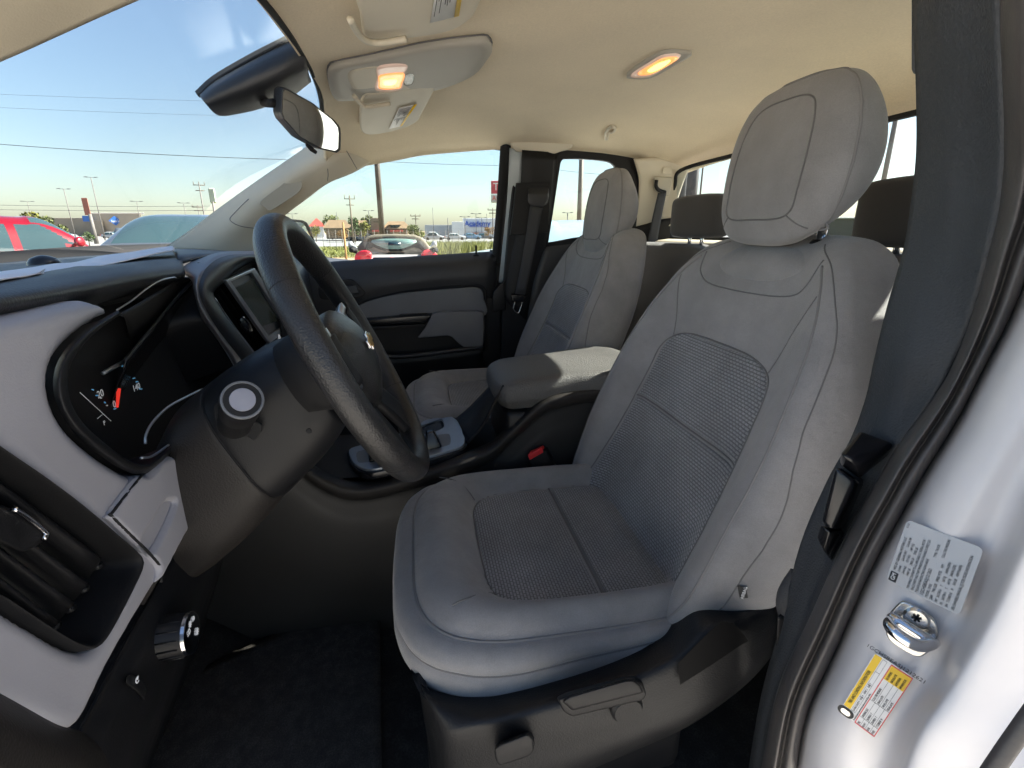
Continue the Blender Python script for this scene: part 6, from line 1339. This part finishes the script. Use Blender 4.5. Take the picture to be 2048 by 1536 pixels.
tree('green tree between the restaurant and the store', 838, 477, 446, 44, 85, 3, 1400); tree('orange autumn tree in front of the white store', 978, 478, 454, 26, 110, 2); tree('low yellow bush by the barn', 632, 474, 450, 34, 90, 1); tree('orange bush at the restaurant corner', 684, 476, 454, 30, 84, 2)
tree('yellow green tree behind the red car', 50, 470, 418, 90, 45, 1, 2200); tree('low hedge tree right of the red car', 100, 474, 434, 60, 42, 3, 1600); tree('small green shrub at the pole foot', 175, 474, 460, 30, 60, 0, 600)
tree('green trees on the horizon behind the restaurant', 815, 466, 448, 60, 160, 0, 700)
# tall grass along the verge
V = []; F = []
for i in range(14000):
    x = rng.uniform(832, 1010) if i % 4 else rng.uniform(640, 840); D = rng.uniform(24, 48)
    p = PD(x, 460, D); z0 = gz(p[0], p[1]); hh_ = rng.uniform(.25, .75)*(1 if x > 830 else .35); a = rng.uniform(0, 6.28); w_ = .03; l_ = np.array([rng.normal()*.15, rng.normal()*.15, hh_]); d_ = np.array([math.cos(a), math.sin(a), 0])*w_
    j = len(V); b_ = np.array([p[0], p[1], z0]); V += [b_-d_, b_+d_, b_+l_]; F.append((j, j+1, j+2))
tg_ = mk('tall_grass', V, F, mat('tall_grass_blades', (.17, .175, .045), .9, var=[(.15, .25), (2, .2)]), None, False); tag(tg_, 'tall yellow green grass growing along the verge', 'grass', kind='stuff')
# --- poles, lamps, wires, fence, signs
M_pole = mat('pole_steel', (.14, .13, .12), .6); M_wood = mat('pole_wood', (.11, .085, .06), .9, var=[(1, .2)]); M_pdark = mat('pole_dark', (.06, .06, .065), .6); M_rust = mat('rusty_pole', (.30, .17, .06), .8); M_wire = mat('wire', (.05, .05, .06), .6)
def pole(name, label, x, yb, yt, D, r, m_, cat='pole', head=None, group='poles in the lots', rt=None):
    b_ = PD(x, yb, D); zt = PD(x, yt, D)[2]; g_ = gz(b_[0], b_[1]); b_[2] = min(b_[2], g_); root = thing(name, label, cat, tuple(b_), group); f_, r_ = view_axes(x); t_ = np.array([b_[0], b_[1], zt])
    tube('shaft', [b_, t_], [r, rt or r*.7], m_, root, 10)
    if head == 'lamp':
        for s in (-1, 1): box('lamp_head', t_+r_*s*.7*D/90+np.array([0, 0, .05]), np.array([.5, .4, .09])*D/90, M_pdark, root, .02, rot=np.stack([r_, f_, [0, 0, 1]], 1))
        tube('lamp_arm', [t_-r_*.7*D/90, t_+r_*.7*D/90], .03*D/90, M_pdark, root, 6)
    if head == 'cross':
        for dz_, w_ in ((-.3, 1.2), (-1.0, .9)): tube('cross_arm', [t_-r_*w_*D/120+np.array([0, 0, dz_]), t_+r_*w_*D/120+np.array([0, 0, dz_])], .09*D/120, M_wood, root, 6)
        for u in (-1.1, 0, 1.1): tube('insulator', [t_+r_*u*D/120+np.array([0, 0, -.3]), t_+r_*u*D/120+np.array([0, 0, .15])], .07*D/120, M_wood, root, 6)
    return root, t_
pole('light_pole', 'thick brown steel pole right behind the silver convertible', 765, 478, 180, 26, .15, mat('brown_steel', (.075, .06, .052), .6), rt=.13)
pole('utility_pole', 'leaning wooden utility pole left of the thick brown pole', 706, 474, 394, 62, .11, M_wood, head='cross')
pole('light_pole', 'twin head lamp pole behind the restaurant', 741, 470, 422, 120, .09, M_pdark, head='lamp'); pole('utility_pole', 'small utility pole between restaurant and white store', 833, 470, 430, 130, .13, M_wood, head='cross'); pole('thin_pole', 'thin bare mast above the gray store wing', 868, 478, 416, 100, .06, M_pdark)
for x, yt, D, lb in [(931, 434, 110, 'lamp pole in front of the white store entrance wall'), (953, 428, 125, 'lamp pole behind the store lettering'), (964, 436, 130, 'short lamp pole right of the store lettering'), (590, 428, 150, 'lamp pole seen through the gap beside the windshield pillar')]: pole('light_pole', lb, x, 478, yt, D, .08, M_pdark, head='lamp')
for x, yt, D, lb in [(897, 436, 70, 'thin fence mast left of the white store'), (974, 428, 120, 'bare mast right of the store lettering'), (813, 436, 120, 'thin mast above the restaurant roof end'), (678, 425, 120, 'thin mast above the left restaurant roof')]: pole('thin_pole', lb, x, 478, yt, D, .07, M_pdark)
pole('utility_pole', 'utility pole at the far right edge of the passenger window', 986, 476, 418, 120, .12, M_wood, head='cross')
pole('rusty_pole', 'rusty pipe post left of the silver convertible', 693, 520, 445, 14, .035, M_rust)
pole('light_pole', 'gray pole seen through the small rear door window', 1156, 500, 250, 24, .12, M_pole, rt=.10); pole('light_pole', 'far lamp pole in the small rear door window', 1134, 470, 426, 90, .11, M_pdark, head='lamp')
for x, yb, yt, D, lb in [(150, 470, 380, 110, 'left lamp pole before the beige store'), (208, 470, 358, 100, 'tall lamp pole before the beige store'), (286, 466, 404, 140, 'short lamp pole right of the beige store wall'), (72, 468, 404, 150, 'distant lamp pole above the trees'), (378, 466, 407, 130, 'lamp pole above the gray sedan roof')]: pole('light_pole', lb, x, yb, yt, D, .10, M_pole, head='lamp')
pole('utility_pole', 'utility pole left of the white oval sign', 414, 462, 368, 70, .10, M_pole, head='cross'); pole('utility_pole', 'short utility pole above the gray sedan', 404, 462, 412, 110, .10, M_pole, head='cross')
r_t, t_ = pole('pylon_sign', 'tall red brown pylon sign by the beige store', 190, 472, 428, 75, .3, M_pole, 'sign'); slab('sign_panel', r_t, 166, 178, 396, 430, 75, mat('pylon_red', (.32, .10, .06), .6), .8)
r_t, t_ = pole('oval_sign', 'white and green sign on a pole left of the windshield pillar', 434, 455, 404, 45, .12, M_pole, 'sign'); slab('sign_panel', r_t, 418, 431, 376, 406, 45, mat('sign_cream', (.55, .58, .50), .6), .5, .1)
r_t, t_ = pole('tire_sign', 'red and white tire shop sign at the edge of the passenger window', 1010, 480, 362, 34, .15, M_pole, 'sign'); f_, r_ = view_axes(1000)
slab('sign_panel', r_t, 982, 1040, 362, 387, 34, mat('sign_red', (.55, .08, .10), .5), .3, .02); slab('sign_panel', r_t, 982, 1040, 389, 405, 34, M_stw, .3, .02)
text('sign_print', 'TIRE', .66, PD(986, 374, 33.6), r_, (0, 0, 1), M_wht, r_t, .01, align='LEFT'); text('sign_print', 'ALIGNMENT', .42, PD(984, 397, 33.6), r_, (0, 0, 1), M_rdl, r_t, .01, align='LEFT')
# rear: shop board with red letters and poles
shop = thing('shop_board', 'white shop fascia with red letters seen through the rear window', 'sign', PD(1400, 470, 24))
slab('fascia', shop, 1290, 1465, 409, 466, 26, M_stw, 3, .02); slab('red_rule', shop, 1290, 1465, 412, 414, 25.9, M_rdl, .05, 0); slab('red_rule', shop, 1290, 1465, 458, 460, 25.9, M_rdl, .05, 0); slab('roof_edge', shop, 1285, 1470, 405, 409, 25.8, M_stg, 3, .02)
f_, r_ = view_axes(1420); text('fascia_letters', 'BATTERIES', 1.2, PD(1337, 437, 25.7), r_, (0, 0, 1), M_rdl, shop, .02, .72, .02, 'LEFT')
wk = thing('workshop', 'dark low workshop building seen right of the driver headrest', 'building', PD(1720, 470, 40)); slab('wall', wk, 1600, 1990, 438, 480, 40, mat('workshop_wall', (.10, .095, .09), .9, var=[(.5, .15)]), 8, .05); slab('roof_edge', wk, 1596, 1994, 434, 438, 39.6, M_stg, 8, .05)
bn_ = thing('shop_banner', 'white banner with red TIRE lettering, seen in the rear view mirror', 'banner', (-12, -22, GZ))
box('banner_sheet', (-12, -22, 1.05), (9, .05, 1.5), M_stw, bn_, .01); text('banner_letters', 'TIRE', 1.15, (-12.0, -21.94, 1.05), (-1, 0, 0), (0, 0, 1), M_rdl, bn_, .01, .8, .02)
for x_ in (-16.3, -7.7): tube('banner_post', [(x_, -22.05, GZ), (x_, -22.05, 1.9)], .05, M_pole, bn_, 8)
pole('shop_pole', 'thick dark pole seen through the left part of the rear window', 1374, 470, 200, 17, .2, M_pdark, rt=.2); pole('ladder_rail', 'thin rail beside the thick dark pole', 1392, 470, 200, 17, .03, M_pole, rt=.03)
pole('light_pole', 'gray pole in the rear window right of the driver headrest', 1745, 470, 130, 20, .09, M_pole, rt=.09)
# fence
fe = thing('chain_link_fence', 'chain link fence with thin gray posts along the field', 'fence', PD(760, 480, 38))
for i, x in enumerate(range(644, 1006, 13)):
    D = 36+i*.25; b_ = PD(x, 460, D); b_[2] = gz(b_[0], b_[1]); tube('fence_post', [b_, b_+np.array([0, 0, 1.5])], .016, M_pole, fe, 6)
for h_ in (.2, .55, .9, 1.2, 1.48):
    tube('fence_wire', [PD(x, 460, 36+i*.25)*[1, 1, 0]+np.array([0, 0, gz(30, 0)+h_]) for i, x in enumerate(range(644, 1006, 13))], .004, M_pole, fe, 5)
def wire(label, a, b_, sag, r):
    t = np.linspace(0, 1, 24); P = np.array([PD(*a)*(1-u)+PD(*b_)*u-np.array([0, 0, 4*sag*u*(1-u)]) for u in t]); tag(tube('power_line', P, r, M_wire, None, 6), label, 'power line', 'overhead wires')
wire('dark overhead wire crossing the whole windshield', (-300, 262, 32), (600, 320, 34), .25, .018)
for a, b_, s, r, lb in [((-200, 180, 40), (560, 205, 44), .1, .008, 'faint upper wire high in the windshield'), ((-200, 205, 40), (480, 232, 44), .1, .008, 'faint wire below the upper one in the windshield'), ((-200, 405, 90), (420, 412, 95), .3, .03, 'low wire above the beige store'), ((-200, 415, 90), (470, 420, 95), .3, .03, 'lowest wire above the beige store'), ((690, 318, 45), (1010, 331, 46), .1, .016, 'wire across the top of the passenger window'), ((1080, 334, 45), (1300, 352, 46), .2, .014, 'wire in the small rear door window')]: wire(lb, a, b_, s, r)
